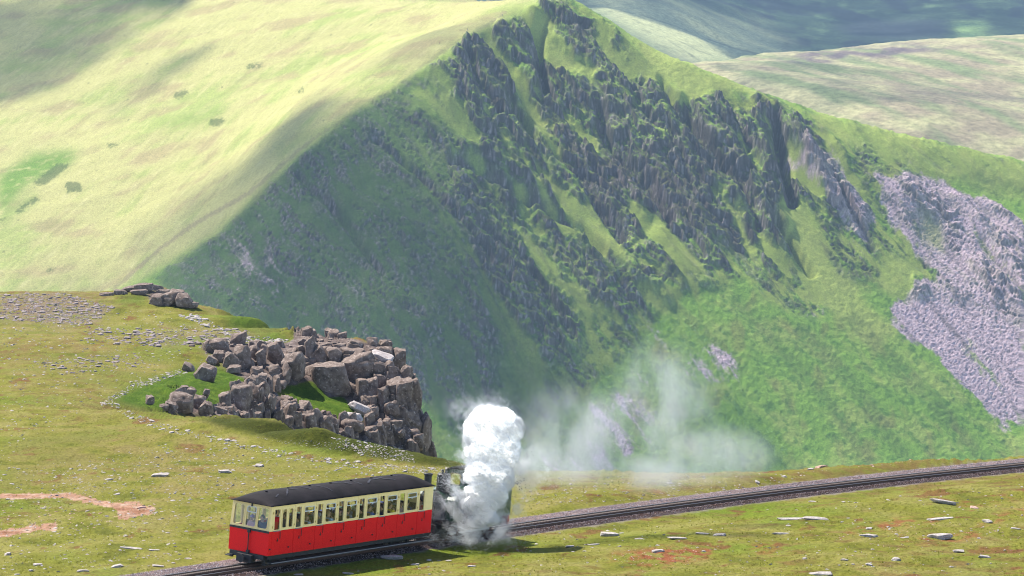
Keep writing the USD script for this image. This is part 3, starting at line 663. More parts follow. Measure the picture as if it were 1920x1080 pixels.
bt = np.arange(-22, 84, .25)
prof = [(-2.0, -.75), (-1.3, -.34), (-.95, -.19), (-.70, -.125), (0, -.13), (.72, -.125), (1.0, -.13), (1.7, -.15), (2.1, -.24), (2.7, -.70)]
B = sweep_strip(bt, prof)
bn = fb(B[..., 0] / .3, B[..., 1] / .3, 3, 201)
wob = fb(B[..., 0] / 3, B[..., 1] / 3, 2, 202)
B[..., 2] += .03 * bn + .05 * wob * np.array([1, 1, .6, .1, 0, .1, .5, 1, 1, 1])
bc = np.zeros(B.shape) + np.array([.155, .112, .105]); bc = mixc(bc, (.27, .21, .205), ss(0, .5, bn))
bc[:, 3:6] = np.array([.045, .024, .020]); bc[:, :3] = bc[:, :3] * .42  # near shoulder columns darkened to paint in their shade
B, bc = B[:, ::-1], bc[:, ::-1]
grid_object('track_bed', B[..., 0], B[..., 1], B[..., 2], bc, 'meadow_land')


def blockstone(seed, n=14, squash=(1, 1, .7)):
    r = np.random.default_rng(seed)
    v = r.normal(size=(n, 3)); v /= np.linalg.norm(v, axis=1, keepdims=True); v *= r.uniform(.7, 1, (n, 1)); v *= squash
    return trimesh.convex.convex_hull(v)


def instancer(name, protos, mats, P3, size, rng, label=None, cat=None, parent=None, yaw_only=False, weights=None, turn=True):
    pi = UsdGeom.PointInstancer.Define(stage, path_for(name, parent))
    rel = pi.CreatePrototypesRel()
    for k, (m_, mt) in enumerate(zip(protos, mats)):
        pr = usdkit.mesh(stage, f'{pi.GetPath()}/stone_shape_{k:03d}' if k else f'{pi.GetPath()}/stone_shape', m_, MAT[mt])
        rel.AddTarget(pr.GetPath())
    n = len(P3)
    pi.CreatePositionsAttr(Vt.Vec3fArray.FromNumpy(np.asarray(P3, np.float32)))
    pi.CreateProtoIndicesAttr(Vt.IntArray.FromNumpy(rng.choice(len(protos), n, p=weights).astype(np.int32)))
    if np.ndim(size) == 1:
        size = np.repeat(np.asarray(size)[:, None], 3, 1)
    pi.CreateScalesAttr(Vt.Vec3fArray.FromNumpy(np.asarray(size, np.float32)))
    if not turn:
        pi.CreateOrientationsAttr(Vt.QuathArray(n, Gf.Quath(1, 0, 0, 0)))
        return tag(pi, label, cat, kind='stuff')
    if yaw_only:
        a = rng.uniform(0, np.pi, n); q = np.stack([np.cos(a), 0 * a, 0 * a, np.sin(a)], 1)
    else:
        q = rng.normal(size=(n, 4)); q /= np.linalg.norm(q, axis=1, keepdims=True)
    pi.CreateOrientationsAttr(Vt.QuathArray([Gf.Quath(float(a), float(b), float(c), float(d)) for a, b, c, d in q]))
    return tag(pi, label, cat, kind='stuff')


r_ = np.random.default_rng(11)
nb = 34000
bt_ = r_.uniform(-20, 82, nb); bl = np.where(r_.random(nb) < .62, r_.uniform(.55, 2.3, nb), np.where(r_.random(nb) < .8, r_.uniform(-1.5, -.52, nb), r_.uniform(-.5, .5, nb)))
q, s, _ = track_at(bt_)
bz = np.interp(bl, [a for a, b in prof], [b for a, b in prof])
BP = q + s * bl[:, None]; BP[:, 2] += bz + .012
mid = np.abs(bl) < .5
keep = ~mid
SH = [blockstone(300 + k, 11, (1, .85, .75)) for k in range(6)]
BM = ['ballast_stone_grey', 'ballast_stone_light', 'ballast_stone_pink', 'ballast_stone_dark', 'ballast_stone_grey', 'ballast_stone_pink']
bs_ = r_.uniform(.022, .046, nb)
k_ = keep & (bl > 0)
instancer('ballast', SH, BM, BP[k_], bs_[k_], r_, 'crushed grey and pinkish stone ballast on the far side of the track', 'ballast', weights=[.24, .14, .20, .18, .12, .12])
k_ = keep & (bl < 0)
instancer('ballast', SH, BM, BP[k_], bs_[k_], r_, 'stone ballast coloured dark for its shade on the near side of the track', 'ballast', weights=[.06, .02, .06, .78, .04, .04])  # mostly dark stones chosen, so the near side's shade is in the colour

track = thing('railway_track', 'narrow gauge rack railway track of rusty steel curving down to the right', 'railway track')


def sweep_bar(prof2, t, off):
    """closed outline (lateral, height) swept along the line"""
    q, s, _ = track_at(t); P2 = np.array(prof2)
    R = np.stack([q + s * (off + l) + np.array([0, 0, h]) for l, h in P2], 1)
    n, k = R.shape[:2]; i = np.arange(n * k).reshape(n, k); j = np.roll(i, -1, 1)
    f = np.stack([i[:-1], j[:-1], j[1:], i[1:]], -1).reshape(-1, 4)
    f = np.vstack([f, [[i[0, 0], i[0, k // 2], i[0, 1], i[0, 0]]]])[:-1]
    return R.reshape(-1, 3), f


rt = np.arange(-22, 84, 1.0)
web = [(-.05, -.115), (.05, -.115), (.05, -.100), (.010, -.088), (.010, -.034), (.026, -.028), (.026, -.008), (-.026, -.008), (-.026, -.028), (-.010, -.034), (-.010, -.088), (-.05, -.100)]
head = [(-.022, -.0075), (.022, -.0075), (.024, -.002), (.018, 0), (-.018, 0), (-.024, -.002)]
for off in (-.4, .4):
    rl = obj('rail', sweep_bar(web, rt, off), 'rail_steel', track)
    obj('running_surface', sweep_bar(head, rt, off), 'rail_head', UsdGeom.Imageable(rl).GetPrim())
tb = np.arange(-22, 84, .06)
for off in (-.035, .035):
    rb = sweep_bar([(-.011, -.10), (.011, -.10), (.011, 0), (-.011, 0)], tb, off)
    v = rb[0].reshape(-1, 4, 3); v[:, 2:, 2] += np.where((np.arange(len(v)) // 1 + (1 if off > 0 else 0)) % 2, .045, .0)[:, None]
    obj('rack_bar', (v.reshape(-1, 3), rb[1]), 'rail_steel', track)
for t0 in np.arange(-21.5, 83.5, .9):
    q, s, h = track_at(np.array([t0])); ax = np.array([math.cos(h[0]) * math.cos(GRADE), math.sin(h[0]) * math.cos(GRADE), -math.sin(GRADE)]); nn = np.cross(ax, s[0])
    prs = [(-.11, -.16), (-.065, -.116), (.065, -.116), (.11, -.16)]
    v = np.array([q[0] + s[0] * l + ax * a_ + nn * b_ for l in (-.75, .75) for a_, b_ in prs])
    f = [[0, 1, 5], [0, 5, 4], [1, 2, 6], [1, 6, 5], [2, 3, 7], [2, 7, 6], [0, 3, 2], [0, 2, 1], [4, 5, 6], [4, 6, 7]]
    obj('sleeper', (v, np.array(f)), 'rust_sleeper', track)

# ------------------------------------------------------------------ carriage
TM = np.eye(4); TM[:3, 0], TM[:3, 1], TM[:3, 2], TM[:3, 3] = AX, SV, NV, CEN
TINV = np.linalg.inv(TM)


def bx(x0, x1, y0, y1, z0, z1, b=0.0):
    m_ = trimesh.creation.box(bounds=[(x0, y0, z0), (x1, y1, z1)])
    return m_


def cyl(p0, p1, r, n=14):
    return trimesh.creation.cylinder(radius=r, segment=[p0, p1], sections=n)


def rrect(x0, x1, z0, z1, r):
    return sbox(x0 + r, z0 + r, x1 - r, z1 - r).buffer(r, quad_segs=4) if r > 0 else sbox(x0, z0, x1, z1)


def plate_y(poly, y0, y1):
    """outline in (x, z) given thickness between y0 and y1"""
    e = trimesh.creation.extrude_polygon(poly, abs(y1 - y0), engine='earcut')
    v = e.vertices.copy(); e.vertices = np.stack([v[:, 0], min(y0, y1) + v[:, 2], v[:, 1]], 1); e.invert()
    return e


car = thing('railway_carriage', 'red and cream railway carriage with black roof full of passengers on the track', 'railway carriage', TM)
ZF, ZB, ZE, L, HW, LEAN = .55, 1.55, 2.575, 11.2, 1.035, .109
DS = [.29] + [1.70 + 1.42 * i for i in range(7)]


def pane_y(poly, y):
    return plate_y(poly, y - .003, y + .003)


def window_set(parent, sgn, rects, hopper=False, door=False):
    """pane with its moulding for each opening (x0, x1, z0, z1, r)"""
    yo = sgn * HW
    for x0, x1, z0, z1, r in rects:
        w = rrect(x0, x1, z0, z1, r)
        ring = w.buffer(.018, quad_segs=3).difference(w.buffer(-.014, quad_segs=3))
        obj('moulding', plate_y(ring, yo + sgn * .002, yo + sgn * .014), 'cream_paint', parent)
        if door:      # dropped light: glass only in the lower half
            obj('pane', pane_y(rrect(x0, x1, z0, z0 + (z1 - z0) * .38, .0), yo - sgn * .025), 'window_glass', parent)
            obj('window_sill', bx(x0 - .03, x1 + .03, min(yo, yo + sgn * .035), max(yo, yo + sgn * .035), z0 - .055, z0 - .025), 'grey_trim', parent)
        else:
            obj('pane', pane_y(w, yo - sgn * .02), 'window_glass', parent)
        if hopper:
            zt = z1 - .23
            fr = rrect(x0 + .012, x1 - .012, zt, z1 - .012, .05).difference(rrect(x0 + .045, x1 - .045, zt + .035, z1 - .045, .03))
            obj('hopper_frame', plate_y(fr, yo - sgn * .018, yo + sgn * .006), 'pale_metal', parent)
            obj('catch', bx((x0 + x1) / 2 - .012, (x0 + x1) / 2 + .012, min(yo - sgn * .03, yo), max(yo - sgn * .03, yo), zt - .06, zt), 'pale_metal', parent)


for sgn in (-1, 1):
    yo, yi = sgn * HW, sgn * (HW - .045)
    for i, s0 in enumerate(DS):
        d0, d1 = s0 - .10, s0 + (.46 if i else .47)
        n1 = DS[i + 1] - .10 if i < 7 else L
        G = .005
        door = obj('door', plate_y(sbox(d0 + G, ZF, d1 - G, ZB - .004), yo + sgn * .006, yi), 'red_paint', car)
        w = (s0, s0 + .36 + (.02 if not i else 0), ZB + .035, 2.445, .025)
        obj('door_top', plate_y(sbox(d0 + G, ZB, d1 - G, ZE).difference(rrect(*w)), yo + sgn * .004, yi), 'cream_paint', door)
        window_set(door, sgn, [w], door=True)
        hx = s0 + .40
        obj('handle', [cyl((hx, yo + sgn * .035, 1.22), (hx, yo + sgn * .035, 1.50), .012, 8), cyl((hx, yo, 1.49), (hx, yo + sgn * .035, 1.49), .012, 8), cyl((hx, yo, 1.23), (hx, yo + sgn * .035, 1.23), .012, 8)], 'black_iron', door)
        obj('lock', [cyl((hx - .13, yo, 1.14), (hx - .13, yo + sgn * .03, 1.14), .035, 10), bx(hx - .14, hx - .12, min(yo, yo + sgn * .025), max(yo, yo + sgn * .025), 1.14, 1.24)], 'black_iron', door)
        for zz in (1.72, 2.30):
            obj('hinge', cyl((d0 + .005, yo + sgn * .012, zz - .04), (d0 + .005, yo + sgn * .012, zz + .04), .014, 8), 'brass', door)
        p0, p1 = d1, n1
        pan = obj('side_panel', plate_y(sbox(p0 + G, ZF, p1 - (G if i < 7 else 0), ZB - .004), yo, yi), 'red_paint', car)
        if i == 0:
            ws = [(.80, 1.10, ZB + .09, 2.42, .07), (1.22, 1.50, ZB + .09, 2.42, .07)]
        elif i < 7:
            ws = [(s0 + .54, s0 + 1.24, ZB + .09, 2.42, .08)]
        else:
            ws = []
        top = sbox(p0 + G, ZB, p1 - (G if i < 7 else 0), ZE)
        for w in ws:
            top = top.difference(rrect(*w))
        obj('upper_panel', plate_y(top, yo, yi), 'cream_paint', pan)
        window_set(pan, sgn, ws, hopper=i > 0)
        if 0 < i:
            obj('door_stop', cyl((d0 - .30, yo, .82), (d0 - .30, yo + sgn * .05, .82), .028, 10), 'black_iron', pan)
    cp = obj('corner_post', plate_y(sbox(0, ZF, DS[0] - .10, ZB - .004), yo, yi), 'red_paint', car)
    obj('upper_post', plate_y(Polygon([(0, ZB), (DS[0] - .10, ZB), (DS[0] - .10, ZE), (LEAN, ZE)]), yo, yi), 'cream_paint', cp)
    obj('door_stop', cyl((.09, yo, .82), (.09, yo + sgn * .05, .82), .028, 10), 'black_iron', cp)
    obj('gutter', bx(.05, L + .03, min(yo, yo + sgn * .05), max(yo, yo + sgn * .05), ZE + .002, ZE + .035), 'black_iron', car)


def shear(m_):
    m_ = m_.copy(); v = m_.vertices
    v[:, 0] += np.clip((v[:, 2] - ZB) / (ZE - ZB), 0, 1) * LEAN
    m_.vertices = v
    return m_


def plate_x(poly, x0, x1):
    e = trimesh.creation.extrude_polygon(poly, abs(x1 - x0), engine='earcut')
    v = e.vertices.copy(); e.vertices = np.stack([min(x0, x1) + v[:, 2], v[:, 0], v[:, 1]], 1)
    return e


for k, (y0, y1) in enumerate(((-HW + .046, -.03), (.03, HW - .046))):
    obj('end_panel', bx(0, .045, y0, y1, ZF, ZB - .004), 'red_paint', car)
obj('end_panel', bx(.012, .045, -.03, .03, ZF, ZB - .004), 'red_paint', car)
EW = [(-.90, -.37), (-.28, .26), (.37, .90)]
et = sbox(-HW + .046, ZB, HW - .046, ZE)
for y0, y1 in EW:
    et = et.difference(rrect(y0, y1, 1.63, 2.47, .10))
ew = obj('end_window_frame', shear(plate_x(et, 0, .045)), 'cream_paint', car)
for k, (y0, y1) in enumerate(EW):
    w = rrect(y0, y1, 1.63, 2.47, .10)
    obj('moulding', shear(plate_x(w.buffer(.02).difference(w.buffer(-.012)), -.014, -.002)), 'cream_paint', ew)
    obj('pane', shear(plate_x(w, .02, .026)), 'window_glass', ew)
    if k == 1:
        fr = rrect(y0 + .02, y1 - .02, 2.20, 2.455, .05).difference(rrect(y0 + .05, y1 - .05, 2.235, 2.42, .03))
        obj('hopper_frame', shear(plate_x(fr, -.006, .018)), 'pale_metal', ew)
obj('belt_rail', bx(-.03, -.002, -HW - .004, HW + .004, ZB - .075, ZB + .012), 'black_iron', car)
obj('brake_pipe', [cyl((-.055, -.02, .50), (-.055, -.02, 1.50), .022, 10), bx(-.075, -.003, -.09, .05, 1.38, 1.52), bx(-.09, -.003, -.09, .05, .50, .66)], 'black_iron', car)
obj('lamp_bracket', [bx(.05, .09, -.03, .03, ZE - .12, ZE + .02)], 'black_iron', car)
far_end = sbox(-HW + .046, ZB, HW - .046, ZE)
fw = [rrect(-.8, -.2, 1.65, 2.4, .08), rrect(.2, .8, 1.65, 2.4, .08)]
for w in fw:
    far_end = far_end.difference(w)
fe = obj('far_end_panel', bx(L - .045, L, -HW + .046, HW - .046, ZF, ZB - .004), 'red_paint', car)
obj('end_window_frame', plate_x(far_end, L - .045, L), 'cream_paint', fe)
for w in fw:
    obj('pane', plate_x(w, L - .026, L - .02), 'window_glass', fe)

# roof with rounded ends
nx_, ny_ = 150, 33
rx = np.linspace(LEAN - .10, L + .06, nx_); rv = np.linspace(-1, 1, ny_)
RX, RV = np.meshgrid(rx, rv, indexing='ij')
endf = lambda d, l: np.sqrt(np.clip(1 - np.clip(1 - d / l, 0, 1) ** 2.2, 0, 1))
H_ = .40 * (1 - np.abs(RV) ** 2.3) * endf(RX - rx[0], 1.55) * endf(rx[-1] - RX, 1.15)
RZ = ZE + .035 + H_ + .006 * np.sin(RX * 2 * np.pi / 1.42) * (1 - RV ** 2) + .012 * fb(RX * 2, RV * 3, 3, 5)
RY = RV * (HW + .05)
vt = np.stack([RX, RY, RZ], -1).reshape(-1, 3); vb = vt.copy(); vb[:, 2] = np.maximum(ZE + .004, vb[:, 2] - .05)
i = np.arange(nx_ * ny_).reshape(nx_, ny_)
fq = np.stack([i[:-1, :-1], i[1:, :-1], i[1:, 1:], i[:-1, 1:]], -1).reshape(-1, 4)
edge = np.concatenate([i[:, 0], i[-1, 1:], i[::-1, -1][1:], i[0, ::-1][1:-1]])
e2 = np.roll(edge, -1); off = nx_ * ny_
fs = np.stack([e2, edge, edge + off, e2 + off], -1)
F4 = np.vstack([fq, fq[:, ::-1] + off, fs])
roof = obj('roof', (np.vstack([vt, vb]), F4), 'roof_felt', car, smooth=50)


def on_roof(x, v):
    h = .40 * (1 - abs(v) ** 2.3) * float(endf(np.array(x - rx[0]), 1.55)) * float(endf(np.array(rx[-1] - x), 1.15))
    return np.array([x, v * (HW + .05), ZE + .046 + h + .006 * math.sin(x * 2 * math.pi / 1.42) * (1 - v * v)])


def roof_strip(pts, width):
    """worn pale seam of the roofing felt, 4 mm proud"""
    P3 = []
    for (x0, v0), (x1, v1) in zip(pts[:-1], pts[1:]):
        for k in range(7):
            P3.append((x0 + (x1 - x0) * k / 6, v0 + (v1 - v0) * k / 6))
    P3 = np.array(P3); tn = np.gradient(P3, axis=0); tn /= np.linalg.norm(tn, axis=1, keepdims=True) + 1e-9
    nn = np.stack([-tn[:, 1], tn[:, 0]], 1)
    wv = width * (.35 + .65 * np.abs(np.sin(np.arange(len(P3)) * 1.7 + pts[0][0])))[:, None]; wv[0] *= .2; wv[-1] *= .2
    A, Bq = P3 + nn * wv / 2, P3 - nn * wv / 2
    v = np.array([on_roof(*q) + [0, 0, .008] for q in np.vstack([A, Bq])]); n = len(P3)
    f = np.array([[k, k + n, k + n + 1, k + 1] for k in range(n - 1)])
    return v, f


for pts, wd in (([(.75, -.60), (1.15, -.45)], .06), ([(1.45, -.62), (2.2, -.10)], .09), ([(2.05, .0), (2.7, -.30)], .08), ([(3.1, -.05), (3.35, -.45)], .10), ([(4.0, .0), (4.35, -.5), (4.4, -.7)], .07), ([(5.3, .05), (5.8, -.12), (6.1, -.42)], .11), ([(6.5, -.2), (6.7, -.55)], .08), ([(7.1, -.5), (7.7, -.2), (8.6, -.15)], .10), ([(8.4, -.25), (9.1, -.5)], .08), ([(9.2, .05), (10.0, -.12)], .10)):
    obj('worn_seam', roof_strip(pts, wd), 'roof_scuff', roof)
for k in range(8):
    x = .95 + 1.42 * k
    if .9 < x < 10.4:
        q = on_roof(x, 0); obj('roof_vent', [cyl(q - [0, 0, .02], q + [0, 0, .035], .055, 10)], 'roof_felt', roof)

# underframe and running gear
obj('floor', bx(.02, L - .02, -HW + .05, HW - .05, ZF - .03, ZF + .03), 'seat_wood', car)
obj('ceiling', bx(.15, L - .05, -HW + .05, HW - .05, ZE - .006, ZE + .003), 'cabin_lining', car)
for sgn in (-1, 1):
    obj('sole_bar', bx(.08, L - .05, min(sgn * .94, sgn * .99), max(sgn * .94, sgn * .99), ZF - .17, ZF - .032), 'black_iron', car)
    fbd = obj('footboard', bx(.05, L - .05, min(sgn * .995, sgn * 1.22), max(sgn * .995, sgn * 1.22), ZF - .30, ZF - .27), 'black_iron', car)
    obj('edge_strip', bx(.05, L - .05, min(sgn * 1.221, sgn * 1.232), max(sgn * 1.221, sgn * 1.232), ZF - .302, ZF - .268), 'grey_trim', fbd)
    for x in np.arange(.6, L, 1.42):
        obj('footboard_bracket', bx(x - .02, x + .02, min(sgn * .95, sgn * 1.20), max(sgn * .95, sgn * 1.20), ZF - .32, ZF - .302), 'black_iron', car)
buf = obj('buffer_beam', bx(-.06, .08, -.86, .92, ZF - .20, ZF - .01), 'black_iron', car)
obj('coupling_block', [bx(-.22, -.06, -.34, .42, ZF - .38, ZF - .06), cyl((-.40, .02, ZF - .22), (-.22, .02, ZF - .22), .07, 12), cyl((-.43, .02, ZF - .22), (-.40, .02, ZF - .22), .16, 16)], 'black_iron', buf)
obj('guard_bracket', [bx(-.16, -.04, .70, .95, ZF - .20, ZF - .17), bx(-.04, .06, .80, .92, ZF - .30, ZF - .17)], 'black_iron', buf)
obj('step', [bx(-.04, .14, -.98, -.78, ZF - .40, ZF - .37), bx(.0, .03, -.90, -.86, ZF - .40, ZF - .18)], 'black_iron', buf)
for bxx in (1.35, 9.6):
    bg = obj('bogie', [bx(bxx - .95, bxx + .95, sy_ - .03, sy_ + .03, .20, .36) for sy_ in (-.52, .52)] + [bx(bxx - .12, bxx + .12, -.52, .52, .18, .46)] + [bx(bxx + dx - .09, bxx + dx + .09, sy_ - .06, sy_ + .06, .16, .34) for dx in (-.6, .6) for sy_ in (-.55, .55)], 'black_iron', car)
    for dx in (-.6, .6):
        axl = obj('axle', cyl((bxx + dx, -.5, .24), (bxx + dx, .5, .24), .04, 10), 'black_iron', bg)
        for sy_ in (-.40, .40):
            wl = cyl((bxx + dx, sy_ - .045, .245), (bxx + dx, sy_ + .045, .245), .235, 24)
            fl = cyl((bxx + dx, sy_ - math.copysign(.045, sy_), .245), (bxx + dx, sy_ - math.copysign(.065, sy_), .245), .262, 24)
            obj('wheel', [wl, fl], 'wheel_steel', bg)
    obj('pinion', cyl((bxx + .6, -.06, .24), (bxx + .6, .06, .24), .22, 20), 'black_iron', bg)
# seats: back-to-back benches between the doors
SEATX = [.95] + [s0 + .89 for s0 in DS[1:-1]] + [DS[-1] + .90]
for k, x in enumerate(SEATX):
    st = obj('seat', [bx(x - .46, x - .03, -.30, .95, 1.10, 1.16), bx(x - .40, x - .06, -.29, .94, .60, 1.10), bx(x + .03, x + .46, -.95, .95, 1.10, 1.16), bx(x + .06, x + .40, -.94, .94, .60, 1.10)] if k == 0 else [bx(x - .46, x - .03, -.95, .95, 1.10, 1.16), bx(x + .03, x + .46, -.95, .95, 1.10, 1.16), bx(x - .40, x - .06, -.94, .94, .60, 1.10), bx(x + .06, x + .40, -.94, .94, .60, 1.10)] if 0 < k < 7 else [bx(x + .03, x + .46, -.95, .95, 1.10, 1.16) if k == 0 else bx(x - .46, x - .03, -.95, .95, 1.10, 1.16), bx(x + .06, x + .40, -.94, .94, .60, 1.10) if k == 0 else bx(x - .40, x - .06, -.94, .94, .60, 1.10)], 'seat_wood', car)
    obj('seat_back', bx(x - .028, x + .028, -.95, .95, 1.16, 1.72), 'seat_wood', st)

# ------------------------------------------------------------------ locomotive
loco = thing('steam_locomotive', 'small dark green and sooty steam locomotive coupled below the red carriage, half hidden in steam', 'steam locomotive', TM)
X0 = 11.55
obj('frame', [bx(X0 + .15, X0 + 5.6, s_ * .62 - .02, s_ * .62 + .02, .30, .82) for s_ in (-1, 1)] + [bx(X0 + .15, X0 + 5.6, -.62, .62, .70, .80)], 'engine_soot', loco)
fb_ = obj('front_buffer_beam', bx(X0 + .05, X0 + .17, -.95, .95, .40, .80), 'engine_soot', loco)
obj('buffer', [cyl((X0 - .18, 0, .60), (X0 + .05, 0, .60), .08, 12), cyl((X0 - .22, 0, .60), (X0 - .18, 0, .60), .18, 16)], 'engine_soot', fb_)
rb_ = obj('rear_buffer_beam', bx(X0 + 5.6, X0 + 5.72, -.95, .95, .36, .80), 'buffer_red', loco)
obj('buffer', [cyl((X0 + 5.72, 0, .58), (X0 + 5.95, 0, .58), .08, 12), cyl((X0 + 5.95, 0, .58), (X0 + 5.99, 0, .58), .18, 16)], 'engine_soot', rb_)
zc = 1.52
boiler = obj('boiler', [cyl((X0 + 1.25, 0, zc), (X0 + 3.4, 0, zc + .12), .52, 28)], 'engine_green', loco)
for x in (1.6, 2.2, 2.75):
    obj('boiler_band', cyl((X0 + x, 0, zc + (x - 1.25) * .057), (X0 + x + .05, 0, zc + (x - 1.25) * .057), .53, 28), 'engine_soot', boiler)
smb = obj('smokebox', [cyl((X0 + .45, 0, zc - .04), (X0 + 1.25, 0, zc), .56, 28), bx(X0 + .55, X0 + 1.2, -.45, .45, .80, 1.25)], 'engine_soot', loco)
obj('smokebox_door', [cyl((X0 + .40, 0, zc - .04), (X0 + .45, 0, zc - .04), .46, 24), cyl((X0 + .34, 0, zc - .04), (X0 + .40, 0, zc - .04), .05, 10)], 'engine_soot', smb)
CHX, CHT = X0 + .62, 2.93
ch_prof = [(0, 1.95), (.26, 1.95), (.20, 2.08), (.165, 2.2), (.165, CHT - .10), (.20, CHT - .08), (.205, CHT - .02), (.17, CHT), (.12, CHT), (.12, CHT - .25), (0, CHT - .25)]
cm = trimesh.creation.revolve(np.array(ch_prof), sections=24); cm.apply_translation((CHX, 0, 0))
obj('chimney', cm, 'engine_soot', loco, smooth=35)
DMX, DMT = X0 + 1.80, 2.84
dm = trimesh.creation.revolve(np.array([(0, 1.95), (.36, 1.98), (.31, 2.10), (.30, DMT - .16), (.29, DMT - .06), (.24, DMT - .01), (0, DMT)]), sections=28); dm.apply_translation((DMX, 0, 0))
dome_ = obj('steam_dome', dm, 'engine_soot', loco, smooth=35)
for dx in (-.10, .14):
    sv_ = trimesh.creation.revolve(np.array([(0, DMT - .02), (.06, DMT - .02), (.05, DMT + .08), (.035, DMT + .10), (.055, DMT + .16), (0, DMT + .19)]), sections=12); sv_.apply_translation((DMX + dx, 0, 0))
    obj('safety_valve', sv_, 'engine_soot', dome_)
for s_ in (-1, 1):
    tk = plate_y(Polygon([(X0 + 1.3, .85), (X0 + 3.4, .85), (X0 + 3.4, 2.02), (X0 + 1.75, 2.02), (X0 + 1.5, 1.95), (X0 + 1.34, 1.78), (X0 + 1.3, 1.6)]), s_ * .56, s_ * 1.0)
    tnk = obj('side_tank', tk, 'engine_green', loco)
    obj('tank_beading', plate_y(Polygon([(X0 + 1.29, 1.55), (X0 + 1.33, 1.79), (X0 + 1.49, 1.97), (X0 + 1.75, 2.035), (X0 + 3.4, 2.035), (X0 + 3.4, 2.0), (X0 + 1.75, 2.0), (X0 + 1.52, 1.94), (X0 + 1.36, 1.77), (X0 + 1.32, 1.55)]), s_ * 1.002, s_ * 1.018), 'grey_trim', tnk)
    obj('handrail', [cyl((X0 + 1.5, s_ * 1.04, 1.5), (X0 + 2.9, s_ * 1.04, 1.5), .014, 8), cyl((X0 + 1.6, s_ * 1.0, 1.5), (X0 + 1.6, s_ * 1.04, 1.5), .014, 8), cyl((X0 + 2.8, s_ * 1.0, 1.5), (X0 + 2.8, s_ * 1.04, 1.5), .014, 8)], 'pale_metal', tnk)
    cb = obj('cab_side', plate_y(Polygon([(X0 + 3.4, .85), (X0 + 4.7, .85), (X0 + 4.7, 2.80), (X0 + 3.4, 2.80)]).difference(rrect(X0 + 3.65, X0 + 4.45, 1.75, 2.52, .12)), s_ * .96, s_ * 1.0), 'engine_green', loco)
    obj('window_edge', plate_y(rrect(X0 + 3.63, X0 + 4.47, 1.73, 2.54, .13).difference(rrect(X0 + 3.66, X0 + 4.44, 1.76, 2.51, .12)), s_ * 1.002, s_ * 1.02), 'brass', cb)
    obj('bunker_side', plate_y(Polygon([(X0 + 4.705, .85), (X0 + 5.7, .85), (X0 + 5.7, 1.95), (X0 + 4.705, 2.1)]), s_ * .96, s_ * 1.0), 'engine_green', loco)
    cy = obj('cylinder', [cyl((X0 + .55, s_ * .82, .78), (X0 + 1.15, s_ * .82, .72), .19, 18)], 'engine_soot', loco)
    obj('piston_rod', cyl((X0 + 1.15, s_ * .82, .72), (X0 + 1.8, s_ * .82, .62), .03, 8), 'pale_metal', cy)
    for k, xw in enumerate((1.55, 2.85, 4.2)):
        wl = [cyl((X0 + xw, s_ * .40 - .05, .33), (X0 + xw, s_ * .40 + .05, .33), .325, 28), cyl((X0 + xw, s_ * .40 + s_ * .05, .33), (X0 + xw, s_ * .40 + s_ * .10, .33), .08, 12)]
        wh = obj('wheel', wl, 'wheel_steel', loco)
        obj('crank_pin', cyl((X0 + xw + .14, s_ * .48, .26), (X0 + xw + .14, s_ * .84, .26), .04, 10), 'pale_metal', wh)
    obj('coupling_rod', [bx(X0 + 1.55, X0 + 4.45, min(s_ * .70, s_ * .75), max(s_ * .70, s_ * .75), .22, .30)], 'pale_metal', loco)
    obj('connecting_rod', [cyl((X0 + 1.75, s_ * .80, .62), (X0 + 2.99, s_ * .80, .26), .035, 8)], 'pale_metal', loco)
    obj('running_board', bx(X0 + .3, X0 + 5.6, min(s_ * .62, s_ * 1.03), max(s_ * .62, s_ * 1.03), .805, .845), 'engine_soot', loco)
    obj('rocking_lever', bx(X0 + 1.85, X0 + 1.95, min(s_ * .84, s_ * .9), max(s_ * .84, s_ * .9), .20, .72), 'rail_steel', loco)
fr_ = sbox(-.96, 2.02, .96, 2.80).difference(rrect(-.80, -.25, 2.15, 2.62, .1)).difference(rrect(.25, .80, 2.15, 2.62, .1)).union(sbox(-.96, .85, .96, 2.02))
cf = obj('cab_front', plate_x(fr_, X0 + 3.4, X0 + 3.44), 'engine_green', loco)
for y0, y1 in ((-.80, -.25), (.25, .80)):
    obj('spectacle_pane', plate_x(rrect(y0, y1, 2.15, 2.62, .1), X0 + 3.415, X0 + 3.422), 'window_glass', cf)
    obj('spectacle_rim', plate_x(rrect(y0 - .02, y1 + .02, 2.13, 2.64, .11).difference(rrect(y0, y1, 2.15, 2.62, .1)), X0 + 3.385, X0 + 3.398), 'brass', cf)
arc = [(1.08 * math.sin(a), 2.55 + .62 * math.cos(a) * .75) for a in np.linspace(-1.15, 1.15, 15)]
arc2 = [(y * .985, z - .04) for y, z in arc[::-1]]
obj('cab_roof', plate_x(Polygon(arc + arc2), X0 + 3.25, X0 + 5.0), 'engine_soot', loco)
obj('cab_back', plate_x(sbox(-.96, .85, .96, 2.1), X0 + 4.62, X0 + 4.66), 'engine_green', loco)
obj('bunker_back', plate_x(sbox(-.96, .85, .96, 2.0), X0 + 5.66, X0 + 5.70), 'engine_green', loco)
coal = trimesh.creation.icosphere(4); coal.vertices *= (.48, .9, .35); coal.vertices += coal.vertex_normals * (.08 * pn(coal.vertices[:, 0] * 9 + coal.vertices[:, 2] * 7, coal.vertices[:, 1] * 9, 3))[:, None]; coal.apply_translation((X0 + 5.16, 0, 1.82))
obj('coal', coal, 'black_iron', loco)
obj('ash_pan', bx(X0 + 3.1, X0 + 4.6, -.5, .5, .28, .80), 'engine_soot', loco)
obj('guard_iron', [bx(X0 + 5.45, X0 + 5.5, s_ * .42 - .03, s_ * .42 + .03, .06, .40) for s_ in (-1, 1)], 'engine_soot', loco)

